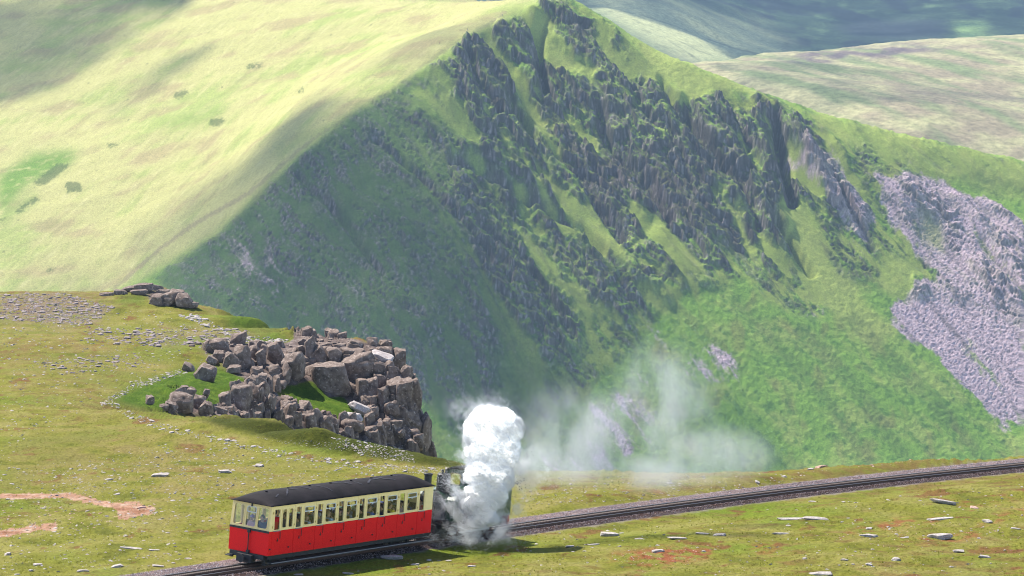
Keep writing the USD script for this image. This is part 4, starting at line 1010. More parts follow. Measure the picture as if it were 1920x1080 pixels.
# ------------------------------------------------------------------ people
def hull2(p0, r0, p1, r1, seg=10):
    a = m3.Manifold.sphere(r0, seg).translate(list(map(float, p0))); b = m3.Manifold.sphere(r1, seg).translate(list(map(float, p1)))
    return m3.Manifold.batch_hull([a, b])


def ell(c, r, seg=14):
    return m3.Manifold.sphere(1.0, seg).scale(list(map(float, r))).translate(list(map(float, c)))


def union(ms):
    return m3.Manifold.batch_boolean(ms, m3.OpType.Add)


def hand(wrist, d, up, s_):
    """palm, four fingers, thumb; slightly curled"""
    d = np.array(d, float) / np.linalg.norm(d); up = np.array(up, float); up -= d * (up @ d); up /= np.linalg.norm(up); sd = np.cross(d, up)
    w = np.array(wrist, float); out = [m3.Manifold.batch_hull([m3.Manifold.sphere(.016, 8).translate(list(w + d * a + sd * b)) for a, b in ((.0, -.02), (.0, .02), (.085, -.032), (.085, .032))])]
    for k, (b, ln) in enumerate(((-.030, .058), (-.010, .072), (.010, .076), (.030, .066))):
        p0 = w + d * .085 + sd * b; p1 = p0 + d * ln * .5 - up * .010; p2 = p1 + d * ln * .42 - up * .026
        out += [hull2(p0, .0095, p1, .0088, 6), hull2(p1, .0088, p2, .0078, 6)]
    p0 = w + d * .025 + sd * s_ * .022; p1 = p0 + d * .030 + sd * s_ * .028 - up * .01; p2 = p1 + d * .028 + sd * s_ * .008 - up * .008
    return out + [hull2(p0, .013, p1, .0105, 6), hull2(p1, .0105, p2, .009, 6)]


def figure(j, scale=1.0, clothes_pad=.014):
    """body, jacket, trousers, hair, eyes, mouth from joints; faces +x"""
    P = {k: np.array(v, float) for k, v in j.items()}
    H = P['head']; fx = P.get('face', np.array([1., 0, 0])); fx = fx / np.linalg.norm(fx); ly = np.cross([0, 0, 1.], fx)
    torso = [m3.Manifold.batch_hull([ell(P['hip'], (.12, .165, .12)), ell(P['hip'] * .5 + P['chest'] * .5, (.11, .145, .12))]), m3.Manifold.batch_hull([ell(P['hip'] * .5 + P['chest'] * .5, (.11, .145, .12)), ell(P['chest'], (.12, .18, .13)), ell(P['shl'], (.06,) * 3), ell(P['shr'], (.06,) * 3)])]
    arms = [hull2(P['shl'], .058, P['ell'], .043), hull2(P['shr'], .058, P['elr'], .043), hull2(P['ell'], .043, P['wrl'], .030), hull2(P['elr'], .043, P['wrr'], .030)]
    legs = [hull2(P['hpl'], .085, P['knl'], .058), hull2(P['hpr'], .085, P['knr'], .058), hull2(P['knl'], .056, P['anl'], .040), hull2(P['knr'], .056, P['anr'], .040)]
    feet = [hull2(P['anl'] - [0, 0, .03], .042, P['anl'] + fx * .16 - [0, 0, .045], .034), hull2(P['anr'] - [0, 0, .03], .042, P['anr'] + fx * .16 - [0, 0, .045], .034)]
    skull = [ell(H, (.096, .076, .112), 18), m3.Manifold.batch_hull([ell(H - [0, 0, .055] + fx * .025, (.062, .058, .06), 12), ell(H, (.08, .072, .05), 12)]), hull2(P['chest'] + [0, 0, .10], .062, H - [0, 0, .06], .050), m3.Manifold.batch_hull([ell(H + fx * .092 + [0, 0, .018], (.008,) * 3, 6), ell(H + fx * .112 - [0, 0, .020], (.013, .014, .010), 6)])]
    skull += [ell(H + ly * s_ * .078 - [0, 0, .005], (.018, .010, .030), 8) for s_ in (-1, 1)]
    hands = hand(P['wrl'], P.get('hdl', P['wrl'] - P['ell']), (0, 0, 1), -1) + hand(P['wrr'], P.get('hdr', P['wrr'] - P['elr']), (0, 0, 1), 1)
    body = union(torso + arms + legs + feet + skull + hands)

    def pad(ms, k=clothes_pad):
        u = union(ms); mm = u.to_mesh(); t_ = trimesh.Trimesh(mm.vert_properties[:, :3], mm.tri_verts, process=True)
        t_.vertices = t_.vertices + t_.vertex_normals * k
        return t_
    jacket = pad(torso + [hull2(P['shl'], .060, P['ell'], .047), hull2(P['shr'], .060, P['elr'], .047), hull2(P['ell'], .047, P['ell'] * .12 + P['wrl'] * .88, .036), hull2(P['elr'], .047, P['elr'] * .12 + P['wrr'] * .88, .036), ell(P['chest'] + [0, 0, .11], (.075, .08, .035))])
    trousers = pad([ell(P['hip'] - [0, 0, .02], (.122, .168, .10))] + legs, .016)
    shoes = pad(feet, .008)
    hair = union([ell(H + [0, 0, .022] - fx * .018, (.100, .084, .106), 18)]) - ell(H + fx * .085 - [0, 0, .04], (.09, .11, .10), 14)
    eyes = [ell(H + fx * .089 + ly * s_ * .031 + [0, 0, .012], (.008, .013, .008), 8) for s_ in (-1, 1)]
    mouth = ell(H + fx * .083 - [0, 0, .062], (.008, .024, .006), 8)
    brow = [ell(H + fx * .090 + ly * s_ * .031 + [0, 0, .032], (.006, .018, .004), 6) for s_ in (-1, 1)]
    return dict(body=body, jacket=jacket, trousers=trousers, shoes=shoes, hair=hair, eyes=union(eyes + brow), mouth=mouth)


SIT = dict(head=(.04, 0, .74), face=(1, .1, 0), hip=(0, 0, .10), chest=(-.03, 0, .42), shl=(-.02, .19, .50), shr=(-.02, -.19, .50), ell=(.08, .21, .25), elr=(.08, -.21, .25), wrl=(.29, .13, .20), wrr=(.29, -.13, .20),
           hpl=(.03, .09, .07), hpr=(.03, -.09, .07), knl=(.42, .10, .09), knr=(.42, -.10, .09), anl=(.40, .10, -.33), anr=(.42, -.10, -.33), hdl=(1, -.3, -.2), hdr=(1, .3, -.2))
SIT2 = dict(SIT, head=(.10, .02, .72), face=(.6, -.8, 0), chest=(.02, 0, .42), shl=(.05, .18, .50), shr=(.0, -.19, .50), elr=(.14, -.21, .30), wrr=(.20, -.12, .50), hdr=(.2, .6, 1.))
STAND = dict(head=(.03, 0, 1.64), face=(1, 0, 0), hip=(0, 0, .95), chest=(0, 0, 1.30), shl=(0, .19, 1.42), shr=(0, -.19, 1.42), ell=(-.04, .25, 1.13), elr=(.05, -.25, 1.13), wrl=(.06, .26, .90), wrr=(.18, -.24, .94),
             hpl=(0, .09, .92), hpr=(0, -.09, .92), knl=(.12, .09, .50), knr=(-.02, -.09, .50), anl=(.06, .09, .08), anr=(-.20, -.09, .09))
POSES = {'sit': figure(SIT), 'turn': figure(SIT2), 'stand': figure(STAND)}


def person(label, pose, M, jacket, trousers='cloth_denim', hair='hair_brown', skin='skin_fair', hat=None, scale=1.0, group=None, cat='person'):
    M = np.array(M, float); M[:3, :3] = M[:3, :3] * scale
    t_ = thing('person', label, cat, M, group)
    f_ = POSES[pose]
    b = obj('body', f_['body'], skin, t_, smooth=60)
    obj('face_features', f_['eyes'], 'eye_dark', b); obj('mouth', f_['mouth'], 'lip', b)
    obj('jacket', f_['jacket'], jacket, t_, smooth=60); obj('trousers', f_['trousers'], trousers, t_, smooth=60); obj('shoes', f_['shoes'], 'cloth_black', t_, smooth=60)
    obj('hair', f_['hair'], hair, t_, smooth=60)
    if hat:
        H = np.array({'sit': SIT, 'turn': SIT2, 'stand': STAND}[pose]['head'])
        obj('hat', union([ell(H + [-.012, 0, .05], (.112, .098, .092), 16), ell(H + [-.01, 0, .145], (.03, .03, .028), 10)]), hat, t_, smooth=60)
    return t_


SZ = 1.17


def in_car(x, y, z, rz):
    m_ = np.eye(4); c, s_ = math.cos(rz), math.sin(rz); m_[:3, :3] = [[c, -s_, 0], [s_, c, 0], [0, 0, 1]]; m_[:3, 3] = (x, y, z)
    return TM @ m_


def seat_at(i, side, y, z=SZ, rz=0.0):
    """passenger on the bench of bay i: side -1 faces the upper end, +1 the engine"""
    return in_car(SEATX[i] + side * .24, y, z, (math.pi if side < 0 else 0.0) + rz)


PE = [('passenger in lavender woolly hat and pink coat behind the middle end window', 'sit', seat_at(0, -1, .44), 'cloth_pink', 'hair_fair', 'cloth_lavender', .95),
      ('passenger in dark blue coat seen through the right end window of the carriage', 'sit', seat_at(0, -1, -.10), 'cloth_navy', 'hair_dark', None, 1.04),
      ('person in bright red jacket standing at the first open door window of the carriage', 'stand', in_car(.72, -.70, .585, .3), 'cloth_red', 'hair_dark', None, 1.0),
      ('passenger in grey coat at the second open door window from the near end', 'turn', seat_at(1, -1, -.66), 'cloth_grey', 'hair_brown', None, .98),
      ('fair haired child in white shirt in the first wide window', 'turn', seat_at(1, 1, -.68, SZ + .06), 'cloth_white', 'hair_fair', None, .84),
      ('grey haired man in blue-grey shirt at the third open door window', 'turn', seat_at(2, -1, -.66), 'cloth_grey', 'hair_grey', None, 1.0),
      ('fair man in pale blue shirt in the second wide window', 'turn', seat_at(2, 1, -.70), 'cloth_pale_blue', 'hair_fair', None, 1.0),
      ('passenger in black jacket at the fourth open door window', 'sit', seat_at(3, -1, -.64), 'cloth_black', 'hair_brown', None, 1.0),
      ('dark haired passenger in grey coat in the third wide window', 'sit', seat_at(3, 1, -.66), 'cloth_grey', 'hair_dark', None, 1.0),
      ('passenger in dark green coat at the fifth open door window', 'turn', seat_at(4, -1, -.68), 'cloth_green', 'hair_brown', None, .98),
      ('passenger in blue top in the fourth wide window', 'turn', seat_at(4, 1, -.68), 'cloth_blue', 'hair_brown', None, 1.0),
      ('passenger in navy jacket at the sixth open door window', 'turn', seat_at(5, -1, -.70), 'cloth_navy', 'hair_brown', None, 1.03),
      ('passenger in bright yellow jacket in the fifth wide window', 'turn', seat_at(5, 1, -.72), 'cloth_yellow', 'hair_brown', None, 1.0),
      ('child in pink top at the seventh open door window', 'turn', seat_at(6, -1, -.68, SZ + .08), 'cloth_pink', 'hair_fair', None, .84),
      ('passenger in navy coat in the sixth wide window', 'sit', seat_at(6, 1, -.60), 'cloth_navy', 'hair_dark', None, 1.0),
      ('passenger in dull red top at the last open door window by the engine', 'sit', seat_at(7, -1, -.66), 'cloth_red', 'hair_dark', None, .95)]
for lb, ps, m_, jk, hr, hat, sc in PE:
    person(lb, ps, m_, jk, hair=hr, hat=hat, scale=sc)
BACK = 'passenger in dark clothes sitting deep inside the carriage behind those at the near windows'
protos_b = {}
rb2 = np.random.default_rng(91)
for i in range(8):
    for side in (-1, 1):
        for y in (.02, .66):
            if (i == 0) or (i == 7 and side > 0) or rb2.random() < .12:
                continue
            kd = int(rb2.integers(0, 4)); m_ = seat_at(i, side, y + rb2.normal() * .03, SZ, rb2.normal() * .25)
            sc = rb2.uniform(.93, 1.05)
            if kd not in protos_b:
                protos_b[kd] = person(BACK, ('sit', 'turn')[kd % 2], m_, ('cloth_black', 'cloth_navy', 'cloth_green', 'cloth_grey')[kd], hair=('hair_dark', 'hair_brown', 'hair_grey', 'hair_brown')[kd], skin='skin_tan', scale=sc, group='passengers deep inside the carriage')
            else:
                m_ = np.array(m_); m_[:3, :3] *= sc
                r_p = thing('person', BACK, 'person', m_, 'passengers deep inside the carriage').GetPrim() if False else thing('person', BACK, 'person', m_, 'passengers deep inside the carriage')
                r_p.GetReferences().AddInternalReference(protos_b[kd].GetPath()); r_p.SetInstanceable(True)

# ------------------------------------------------------------------ rock outcrops
def rock_mesh(seed, size, planes=9, box_like=.5, rough=.05, sub=3, tilt=0.0, yaw=0.0):
    r = np.random.default_rng(seed)
    m_ = trimesh.creation.icosphere(sub); v = m_.vertices.copy() * 1.25
    nrm_ = [np.eye(3)[k] * s_ for k in range(3) for s_ in (-1, 1)] if box_like > 0 else []
    nrm_ = [n_ + r.normal(size=3) * .16 for n_ in nrm_]
    ds_ = [r.uniform(.72, .92) for _ in nrm_]
    for k in range(planes):
        nrm_.append(r.normal(size=3)); ds_.append(r.uniform(.78, 1.02))
    for n_, d_ in zip(nrm_, ds_):
        n_ = n_ / np.linalg.norm(n_); h = v @ n_ - d_
        v -= np.where(h > 0, h * .97, 0)[:, None] * n_
    sd = seed * 3.7
    v += m_.vertex_normals * (rough * (fb(v[:, 0] * 2.3 + sd, v[:, 1] * 2.3 + v[:, 2] * 1.7, 3, seed % 97) + fb(v[:, 2] * 2.3 - sd, v[:, 0] * 1.9 + v[:, 1], 3, seed % 89)))[:, None]
    v /= np.abs(v).max(0)
    v = v * np.array(size) / 2
    c, s_ = math.cos(tilt), math.sin(tilt); v = np.stack([v[:, 0] * c - v[:, 2] * s_, v[:, 1], v[:, 0] * s_ + v[:, 2] * c], 1)
    c, s_ = math.cos(yaw), math.sin(yaw); v = np.stack([v[:, 0] * c - v[:, 1] * s_, v[:, 0] * s_ + v[:, 1] * c, v[:, 2]], 1)
    m_.vertices = v
    return m_


ROCKS = [(673, 690, 66, 46, 12), (626, 670, 29, 38, 0), (598, 670, 31, 36, 28), (582, 662, 20, 52, 4), (618, 716, 72, 60, 0), (589, 698, 36, 24, 25), (714, 675, 50, 24, -20), (714, 692, 36, 24, -8), (719, 659, 34, 14, -6), (746, 678, 28, 40, -10),
         (656, 662, 42, 15, -6), (695, 741, 28, 56, 0), (719, 756, 24, 54, 6), (738, 736, 30, 50, -4), (757, 742, 34, 60, -3), (777, 744, 26, 64, -4), (679, 735, 22, 48, 0), (762, 790, 56, 38, -4), (673, 767, 36, 18, -32), (663, 786, 32, 18, -6), (661, 802, 38, 28, 0),
         (777, 815, 20, 20, 0), (764, 818, 12, 20, 0), (749, 815, 18, 18, 0), (796, 815, 24, 76, -4), (783, 833, 22, 36, -3), (770, 840, 24, 26, 0), (608, 798, 26, 30, 0), (582, 794, 22, 32, 0), (626, 803, 16, 18, 0), (735, 770, 26, 30, 8), (742, 800, 22, 24, 0), (720, 800, 26, 20, 0), (700, 775, 20, 20, 14),
         (453, 674, 36, 48, -8), (476, 665, 22, 30, 0), (489, 675, 17, 34, 6), (500, 659, 24, 20, -20), (517, 668, 30, 44, 22), (549, 693, 36, 62, 0), (517, 701, 24, 28, 10), (536, 705, 15, 42, -14), (505, 727, 13, 34, 0), (519, 725, 13, 34, 3), (489, 720, 17, 38, -12), (565, 662, 20, 26, 0), (640, 652, 20, 16, 0), (610, 650, 22, 14, 10),
         (406, 652, 46, 28, -8), (389, 652, 18, 24, 0), (434, 680, 30, 32, -20), (397, 679, 22, 14, -24), (438, 695, 24, 16, 0), (416, 671, 20, 13, -10), (384, 705, 36, 36, -24), (352, 692, 24, 14, -32), (339, 761, 46, 38, -12), (320, 768, 26, 20, -20), (281, 752, 17, 17, 0), (307, 765, 16, 12, 0), (357, 738, 16, 20, -20), (346, 731, 16, 16, -20),
         (371, 757, 22, 28, -24), (387, 770, 22, 26, -16), (410, 772, 30, 16, -22), (434, 780, 26, 16, -14), (386, 740, 12, 18, -14), (451, 754, 32, 52, -4), (472, 750, 17, 56, -10), (484, 757, 15, 58, -16), (481, 783, 20, 18, 0), (504, 768, 18, 50, -18), (519, 783, 16, 34, -14), (543, 780, 22, 44, -4), (536, 765, 14, 20, 0), (556, 787, 16, 30, 0), (467, 722, 18, 28, -20), (478, 700, 14, 20, -10)]
crag1 = thing('rock_outcrop', 'big grey-brown crag of stacked boulders on the brow behind the red carriage', 'rock outcrop')
from shapely.geometry import Point
rr = np.random.default_rng(77)
BL = []                                          # (size, mesh, material)


def crag_spot(px, py):
    g = ground_at(px, py)
    if g is None or g[0][1] > 330:
        return None
    if px > 425 and g[0][1] < 240:               # the bank in front hides the foot of the crag
        Yc = np.interp(px, [430, 520, 600, 680, 760], [252, 262, 272, 278, 282]); g = (W(px, py, Yc), g[1])
    return g


for k, (px, py, w, h, tl) in enumerate(ROCKS):
    g = crag_spot(px, py + h * .25)
    if g is None:
        continue
    Y = g[0][1] - .25; s_ = Y / FPX; q = W(px, py, Y)
    dp = .62 * (w + h) * .5 * s_ + .25
    q = q + np.array([0, dp * (.50 if px < 430 else .36), 0])
    tall = h > 1.5 * w
    mt = 'crag_rock_pale' if (px, py) in ((673, 767), (663, 786), (714, 675)) else 'crag_rock'
    BL.append((99 + w, rock_mesh(1000 + k, (w * s_ * 1.22, dp * 1.5, h * s_ * 1.18), planes=7 if tall else 11, rough=.10, tilt=math.radians(tl), yaw=RNG.uniform(-.35, .35)).apply_translation(q), mt))
for poly, n_, (lo, hi), asp in ((R1, 90, (14, 34), 1.2), (R2, 80, (14, 32), 1.8), (R3, 100, (12, 30), 1.9), (R1, 130, (4, 9), .8), (R2, 50, (4, 9), 1.), (R3, 90, (4, 9), 1.), ([(540, 622), (650, 636), (750, 660), (700, 668), (600, 650)], 50, (5, 14), .6), ([(330, 650), (420, 640), (440, 650), (380, 660)], 40, (5, 14), .7)):
    pg = Polygon(poly).buffer(0); x0, y0, x1, y1 = pg.bounds; c = 0
    while c < n_:
        px, py = rr.uniform(x0, x1), rr.uniform(y0, y1)
        if not pg.contains(Point(px, py)):
            continue
        c += 1
        g = crag_spot(px, py)
        if g is None or (px < 440 and hi > 9 and rr.random() < .75):
            continue
        wp = rr.uniform(lo, hi); s_ = g[0][1] / FPX; w = wp * s_
        a_ = asp * rr.uniform(.7, 1.4)
        BL.append((wp, rock_mesh(3000 + len(BL), (w, w * 1.3, w * a_), planes=8, rough=.10, sub=3 if wp > 14 else 2, tilt=rr.normal() * .10 + (.12 if asp > 1.5 else 0), yaw=rr.uniform(-.35, .35)).apply_translation(g[0] + [0, w * .58, -w * a_ * .04]), 'crag_rock'))
BL.sort(key=lambda a: -a[0])
for _, m_, mt in BL[:300]:
    obj('boulder', m_, mt, crag1, smooth=28)
tag(obj('broken_rock', [m_ for _, m_, _ in BL[300:]], 'crag_rock', crag1), kind='stuff')
crag2 = thing('rock_outcrop', 'low dark rocky knoll on the skyline of the meadow at the far left', 'rock outcrop')
for k, (px, py, w, h, tl) in enumerate([(318, 562, 44, 26, 6), (346, 566, 32, 26, -12), (295, 563, 30, 20, 0), (362, 573, 20, 12, -10), (270, 541, 36, 16, 0), (245, 543, 30, 12, 6), (292, 541, 26, 14, -4), (225, 549, 26, 9, 0), (330, 551, 34, 12, -8), (305, 548, 24, 10, 0), (260, 549, 30, 9, 0), (200, 552, 26, 7, 0)]):
    g = ground_at(px, py + h * .35)
    Y = (g[0][1] if g is not None and g[0][1] < 465 else 432) - .3
    s_ = Y / FPX; q = W(px, py, Y) + np.array([0, .2 * w * s_, 0])
    obj('boulder', rock_mesh(1500 + k, (w * s_ * 1.15, .6 * (w + h) * s_, h * s_ * 1.15), planes=12, rough=.10, tilt=math.radians(tl)).apply_translation(q), 'crag_rock', crag2, smooth=28)

# ------------------------------------------------------------------ stones on the grass
STONE = []                                       # (size px, mesh, material, label, group)


def lay(px, py, w, h, seed, sub=2, lift=.25):
    g = ground_at(px, py)
    if g is None or g[0][1] > 468:
        return None
    s_ = g[0][1] / FPX
    t_, l_, _ = track_coords(np.array([g[0][0]]), np.array([g[0][1]]))
    if abs(l_[0] - .5) < 1.95:
        return None
    W_, H_2 = w * s_, max(h * s_ * .85, .03)
    m_ = rock_mesh(seed, (W_, max(h * s_ * 2.8, .3 * W_), H_2), planes=9, rough=.07, sub=sub, yaw=rr.uniform(-.4, .4))
    n_ = g[1]; zx = n_[0] / n_[2]; zy = n_[1] / n_[2]
    v = m_.vertices.copy(); v[:, 2] -= zx * v[:, 0] * .8 + zy * v[:, 1] * .8; m_.vertices = v
    return m_.apply_translation(g[0] + np.array([0, 0, H_2 * lift]))


named = {(1141, 1004): 'rounded pale grey boulder on the grass just right of the steam below the track', (1771, 943): 'long low pale slab of rock below the track near the right edge', (1481, 975): 'long flat pale slab, left one of a pair end to end in the right foreground',
         (1526, 974): 'long flat pale slab, right one of a pair end to end in the right foreground', (1762, 1008): 'chunky grey rock with broken face in the right foreground among reddish soil', (733, 1047): 'broad pale flat rock on the grass right below the carriage',
         (636, 1049): 'brownish rock at the edge of the shadow below the carriage', (247, 1030): 'long pale flat slab on the grass left of the carriage', (220, 1063): 'tilted pale wedge of rock on the grass at bottom left',
         (421, 886): 'pale broken rock on the meadow above the left end of the carriage', (300, 892): 'cluster-like pale rock on the meadow up left of the carriage', (1539, 1077): 'wide pale slab cut by the bottom edge of the picture', (1539, 877): 'reddish rock on the brow of the meadow behind the track',
         (1826, 953): 'small reddish rock below the track at the far right', (203, 900): 'flat white stone on the meadow above the dirt path'}
traced = [(1771, 943, 60, 9), (1481, 975, 62, 8), (1526, 974, 60, 8), (1762, 974, 54, 6), (1762, 1008, 44, 13), (1628, 1007, 36, 10), (1629, 992, 14, 6), (1797, 1035, 24, 8), (1846, 1045, 26, 7), (1681, 1050, 22, 9), (1539, 1077, 60, 8), (1629, 1059, 14, 6), (1852, 979, 14, 9), (1465, 1001, 38, 4),
          (1523, 941, 16, 4), (1584, 1050, 18, 5), (1826, 953, 18, 9), (1904, 992, 22, 5), (1141, 1004, 40, 12), (1051, 995, 16, 6), (1270, 1010, 42, 5), (1069, 1025, 20, 5), (1112, 1022, 28, 4), (1235, 1034, 26, 7), (1348, 1004, 26, 6), (1197, 1011, 20, 4), (1317, 1001, 30, 4), (1352, 954, 20, 5), (1257, 907, 16, 4),
          (636, 1049, 32, 9), (662, 1045, 14, 6), (733, 1047, 46, 10), (652, 1076, 24, 5), (778, 1059, 18, 4), (805, 1051, 9, 5), (841, 1052, 12, 4), (884, 1062, 20, 4), (486, 874, 16, 8), (247, 1030, 48, 7), (289, 1032, 24, 4), (220, 1063, 26, 8), (156, 1071, 28, 5), (71, 1059, 20, 6), (14, 1040, 14, 8), (58, 1070, 9, 5),
          (203, 900, 20, 5), (300, 892, 36, 10), (421, 886, 30, 10), (265, 952, 20, 5), (353, 1048, 16, 4), (296, 1062, 24, 5), (325, 1056, 10, 4), (1539, 877, 26, 8), (1520, 880, 12, 5), (1412, 884, 16, 6), (1470, 894, 12, 5), (1420, 905, 10, 6), (960, 1010, 22, 4), (1085, 988, 16, 4), (560, 1078, 22, 4)]
for k, (px, py, w, h) in enumerate(traced):
    m_ = lay(px, py, w, h, 5000 + k, sub=3, lift=.22 if w > 22 else .15)
    if m_ is None:
        continue
    pink = (px, py) in ((636, 1049), (1826, 953), (265, 952), (1539, 877), (662, 1045))
    lb = named.get((px, py))
    side = 'right' if px > 860 else 'left'
    STONE.append((w, m_, 'meadow_stone_pink' if pink else 'meadow_stone', lb or f'pale weathered stone half sunk in the grass {"below the track on the right" if side == "right" else "beside the track on the left"}', None if lb else ('sunken stones below the track' if side == 'right' else 'sunken stones left of the carriage')))
fields = [([(0, 880), (430, 830), (430, 1000), (330, 1060), (0, 1080)], 900, (1.5, 8), 'meadow_stone', 'small pale stone strewn on the meadow left of the carriage'),
          ([(430, 850), (830, 880), (800, 900), (500, 920), (430, 930)], 260, (1.5, 8), 'meadow_stone', 'small pale stone strewn on the meadow above the carriage roof'),
          (band([(205, 755), (240, 775), (300, 800), (400, 822), (520, 850), (640, 868), (760, 880), (850, 884)], 13), 420, (2, 9), 'meadow_stone', 'pale stone of the straggling line along the old path'),
          (band([(190, 760), (240, 730), (300, 708), (350, 695)], 11), 170, (2, 8), 'meadow_stone', 'pale stone of the short ruined line above the green bank'),
          ([(50, 680), (250, 660), (280, 690), (120, 705)], 230, (2, 10), 'meadow_stone_dark', 'grey stone of the scattered patch on the upper meadow'),
          ([(160, 615), (470, 618), (480, 640), (280, 652), (160, 640)], 460, (2, 12), 'meadow_stone_dark', 'grey-brown rock of the rocky band on the upper meadow'),
          ([(330, 590), (375, 590), (430, 625), (500, 632), (560, 640), (480, 650)], 220, (2, 10), 'meadow_stone', 'grey rock of the broken band above the crag'),
          ([(0, 552), (120, 550), (215, 575), (170, 610), (0, 600)], 1100, (2, 9), 'meadow_stone_dark', 'dark rock of the boulder field on the skyline at far left'),
          ([(0, 600), (300, 580), (450, 610), (400, 690), (180, 750), (0, 880)], 700, (1.5, 7), 'meadow_stone', 'small stone scattered over the upper left meadow'),
          ([(60, 880), (300, 830), (480, 870), (430, 930), (100, 930)], 420, (1.2, 5), 'meadow_stone', 'tiny pale stone on the brown patch of meadow'),
          ([(880, 900), (1300, 890), (1560, 882), (1350, 930), (1000, 950)], 380, (1.5, 7), 'meadow_stone', 'pale stone on the strip of meadow behind the track'),
          ([(600, 1078), (830, 1040), (1000, 1000), (1400, 960), (1920, 905), (1920, 1080)], 420, (1.5, 8), 'meadow_stone', 'small pale stone in the grass of the right foreground'),
          ([(620, 820), (760, 835), (780, 868), (680, 855)], 320, (1.5, 7), 'meadow_stone', 'pale stone of the scree on the dark bank below the crag'),
          ([(480, 820), (640, 830), (700, 850), (560, 838)], 120, (1.2, 4), 'meadow_stone', 'small stone on the dark bank below the crag'),
          ([(0, 925), (150, 925), (290, 945), (290, 985), (180, 990), (0, 1010)], 260, (1.2, 6), 'meadow_stone_pink', 'reddish stone beside the bare dirt path'),
          ([(1150, 1030), (1340, 1020), (1300, 1060), (1160, 1060)], 120, (1.2, 4), 'meadow_stone_pink', 'reddish stone on the bare patch of the right foreground'),
          ([(1560, 1000), (1920, 950), (1920, 1010), (1600, 1040)], 120, (1.2, 5), 'meadow_stone_pink', 'reddish stone on bare soil near the right edge'),
          ([(1590, 862), (1800, 845), (1800, 858), (1590, 880)], 60, (2, 7), 'meadow_stone_pink', 'rust coloured stone on the far edge of the ballast')]
LOOSE = {}
protos = [blockstone(800 + k, 13, (1, .85, .45)) for k in range(6)]
cand = []
for poly, n_, (lo, hi), mt, lb in fields:
    pg = Polygon(poly).buffer(0); x0, y0, x1, y1 = pg.bounds; c = 0; n_ = int(n_ * 1.35)
    while c < n_:
        px, py = rr.uniform(x0, x1), rr.uniform(y0, y1)
        if not pg.contains(Point(px, py)):
            continue
        c += 1
        w = lo * 1.25 * (hi / lo) ** (rr.random() ** 1.9)
        cand.append((w, px, py, mt, lb))
cand.sort(key=lambda a: -a[0])
for k, (w, px, py, mt, lb) in enumerate(cand):
    if len(STONE) < 300:
        m_ = lay(px, py, w, w * rr.uniform(.25, .5), 7000 + k, sub=1 if w < 7 else 2, lift=.1)
        if m_ is not None:
            STONE.append((w, m_, mt, lb, lb.split(' ', 1)[0] + ' stones: ' + lb.split(' ', 2)[-1]))
        continue
    g = ground_at(px, py)
    if g is None or g[0][1] > 468:
        continue
    t_, l_, _ = track_coords(np.array([g[0][0]]), np.array([g[0][1]]))
    if abs(l_[0] - .5) < 1.8:
        continue
    LOOSE.setdefault(mt, []).append((g[0], w * 1.3 * g[0][1] / FPX / 2))
for w, m_, mt, lb, gp in STONE:
    tag(obj('stone', m_, mt, smooth=30), lb, 'stone', gp)
for mt, ls in LOOSE.items():
    c = {'meadow_stone': 'pale', 'meadow_stone_dark': 'dark', 'meadow_stone_pink': 'reddish'}[mt]
    instancer('loose_stones', protos, [mt] * 6, np.array([a for a, b in ls]), np.array([b for a, b in ls]), rr, f'countless {c} little stones scattered through the meadow grass', 'stones', yaw_only=True)

# ------------------------------------------------------------------ grass tufts on the near slopes
def tuft(seed, n=9):
    r = np.random.default_rng(seed); V, Fc = [], []
    for k in range(n):
        a = r.uniform(0, 2 * np.pi); b = r.uniform(0, .6); h = r.uniform(.6, 1.); w = .07; p_ = r.normal(size=2) * .35
        d = np.array([math.cos(a), math.sin(a)]); s_ = np.array([-d[1], d[0]]) * w
        b0 = np.array([*p_, -.1]); m0 = np.array([*(p_ + d * b * .35), h * .6]); t0 = np.array([*(p_ + d * b), h])
        i0 = len(V); V += [b0 - [*s_, 0], b0 + [*s_, 0], m0 - [*(s_ * .7), 0], m0 + [*(s_ * .7), 0], t0]
        Fc += [[i0, i0 + 1, i0 + 3], [i0, i0 + 3, i0 + 2], [i0 + 2, i0 + 3, i0 + 4]]
    return np.array(V), np.array(Fc)


for nm, c in (('grass_green', (.16, .18, .018)), ('grass_straw', (.24, .21, .05)), ('grass_dark', (.14, .15, .016))):
    MAT[nm] = usdkit.material(stage, '/World/Looks/' + nm, {'p': ('principled_bsdf', {'base_color': c, 'roughness': .9, 'specular_ior_level': .1}), 't': ('translucent_bsdf', {'color': tuple(x * 1.2 for x in c)}), 'm': ('mix_closure', {'fac': .35})},
                              [('p.BSDF', 'm.closure1'), ('t.BSDF', 'm.closure2')], surface='m.closure')
gp_, gs_ = [], []
while len(gp_) < 9000:
    px, py = rr.uniform(-20, 1940), rr.uniform(640, 1082)
    g = ground_at(px, py)
    if g is None or g[0][1] > 230 or g[1][2] < .75:
        continue
    if fb(np.array([g[0][0] / 3.]), np.array([g[0][1] / 5.]), 2, 302)[0] < rr.uniform(-.5, .25):
        continue
    gp_.append(g[0]); gs_.append(rr.uniform(.04, .085))
gp_ = np.array(gp_); tcs = track_coords(gp_[:, 0], gp_[:, 1]); kp = np.abs(tcs[1] - .5) > 1.9
kp &= proj(gp_)[1] < 1090
instancer('grass', [tuft(900 + k) for k in range(6)], ['grass_green', 'grass_straw', 'grass_dark', 'grass_green', 'grass_straw', 'grass_green'], gp_[kp], np.array(gs_)[kp], rr, 'short tufted grass of the near meadow', 'grass', yaw_only=True)

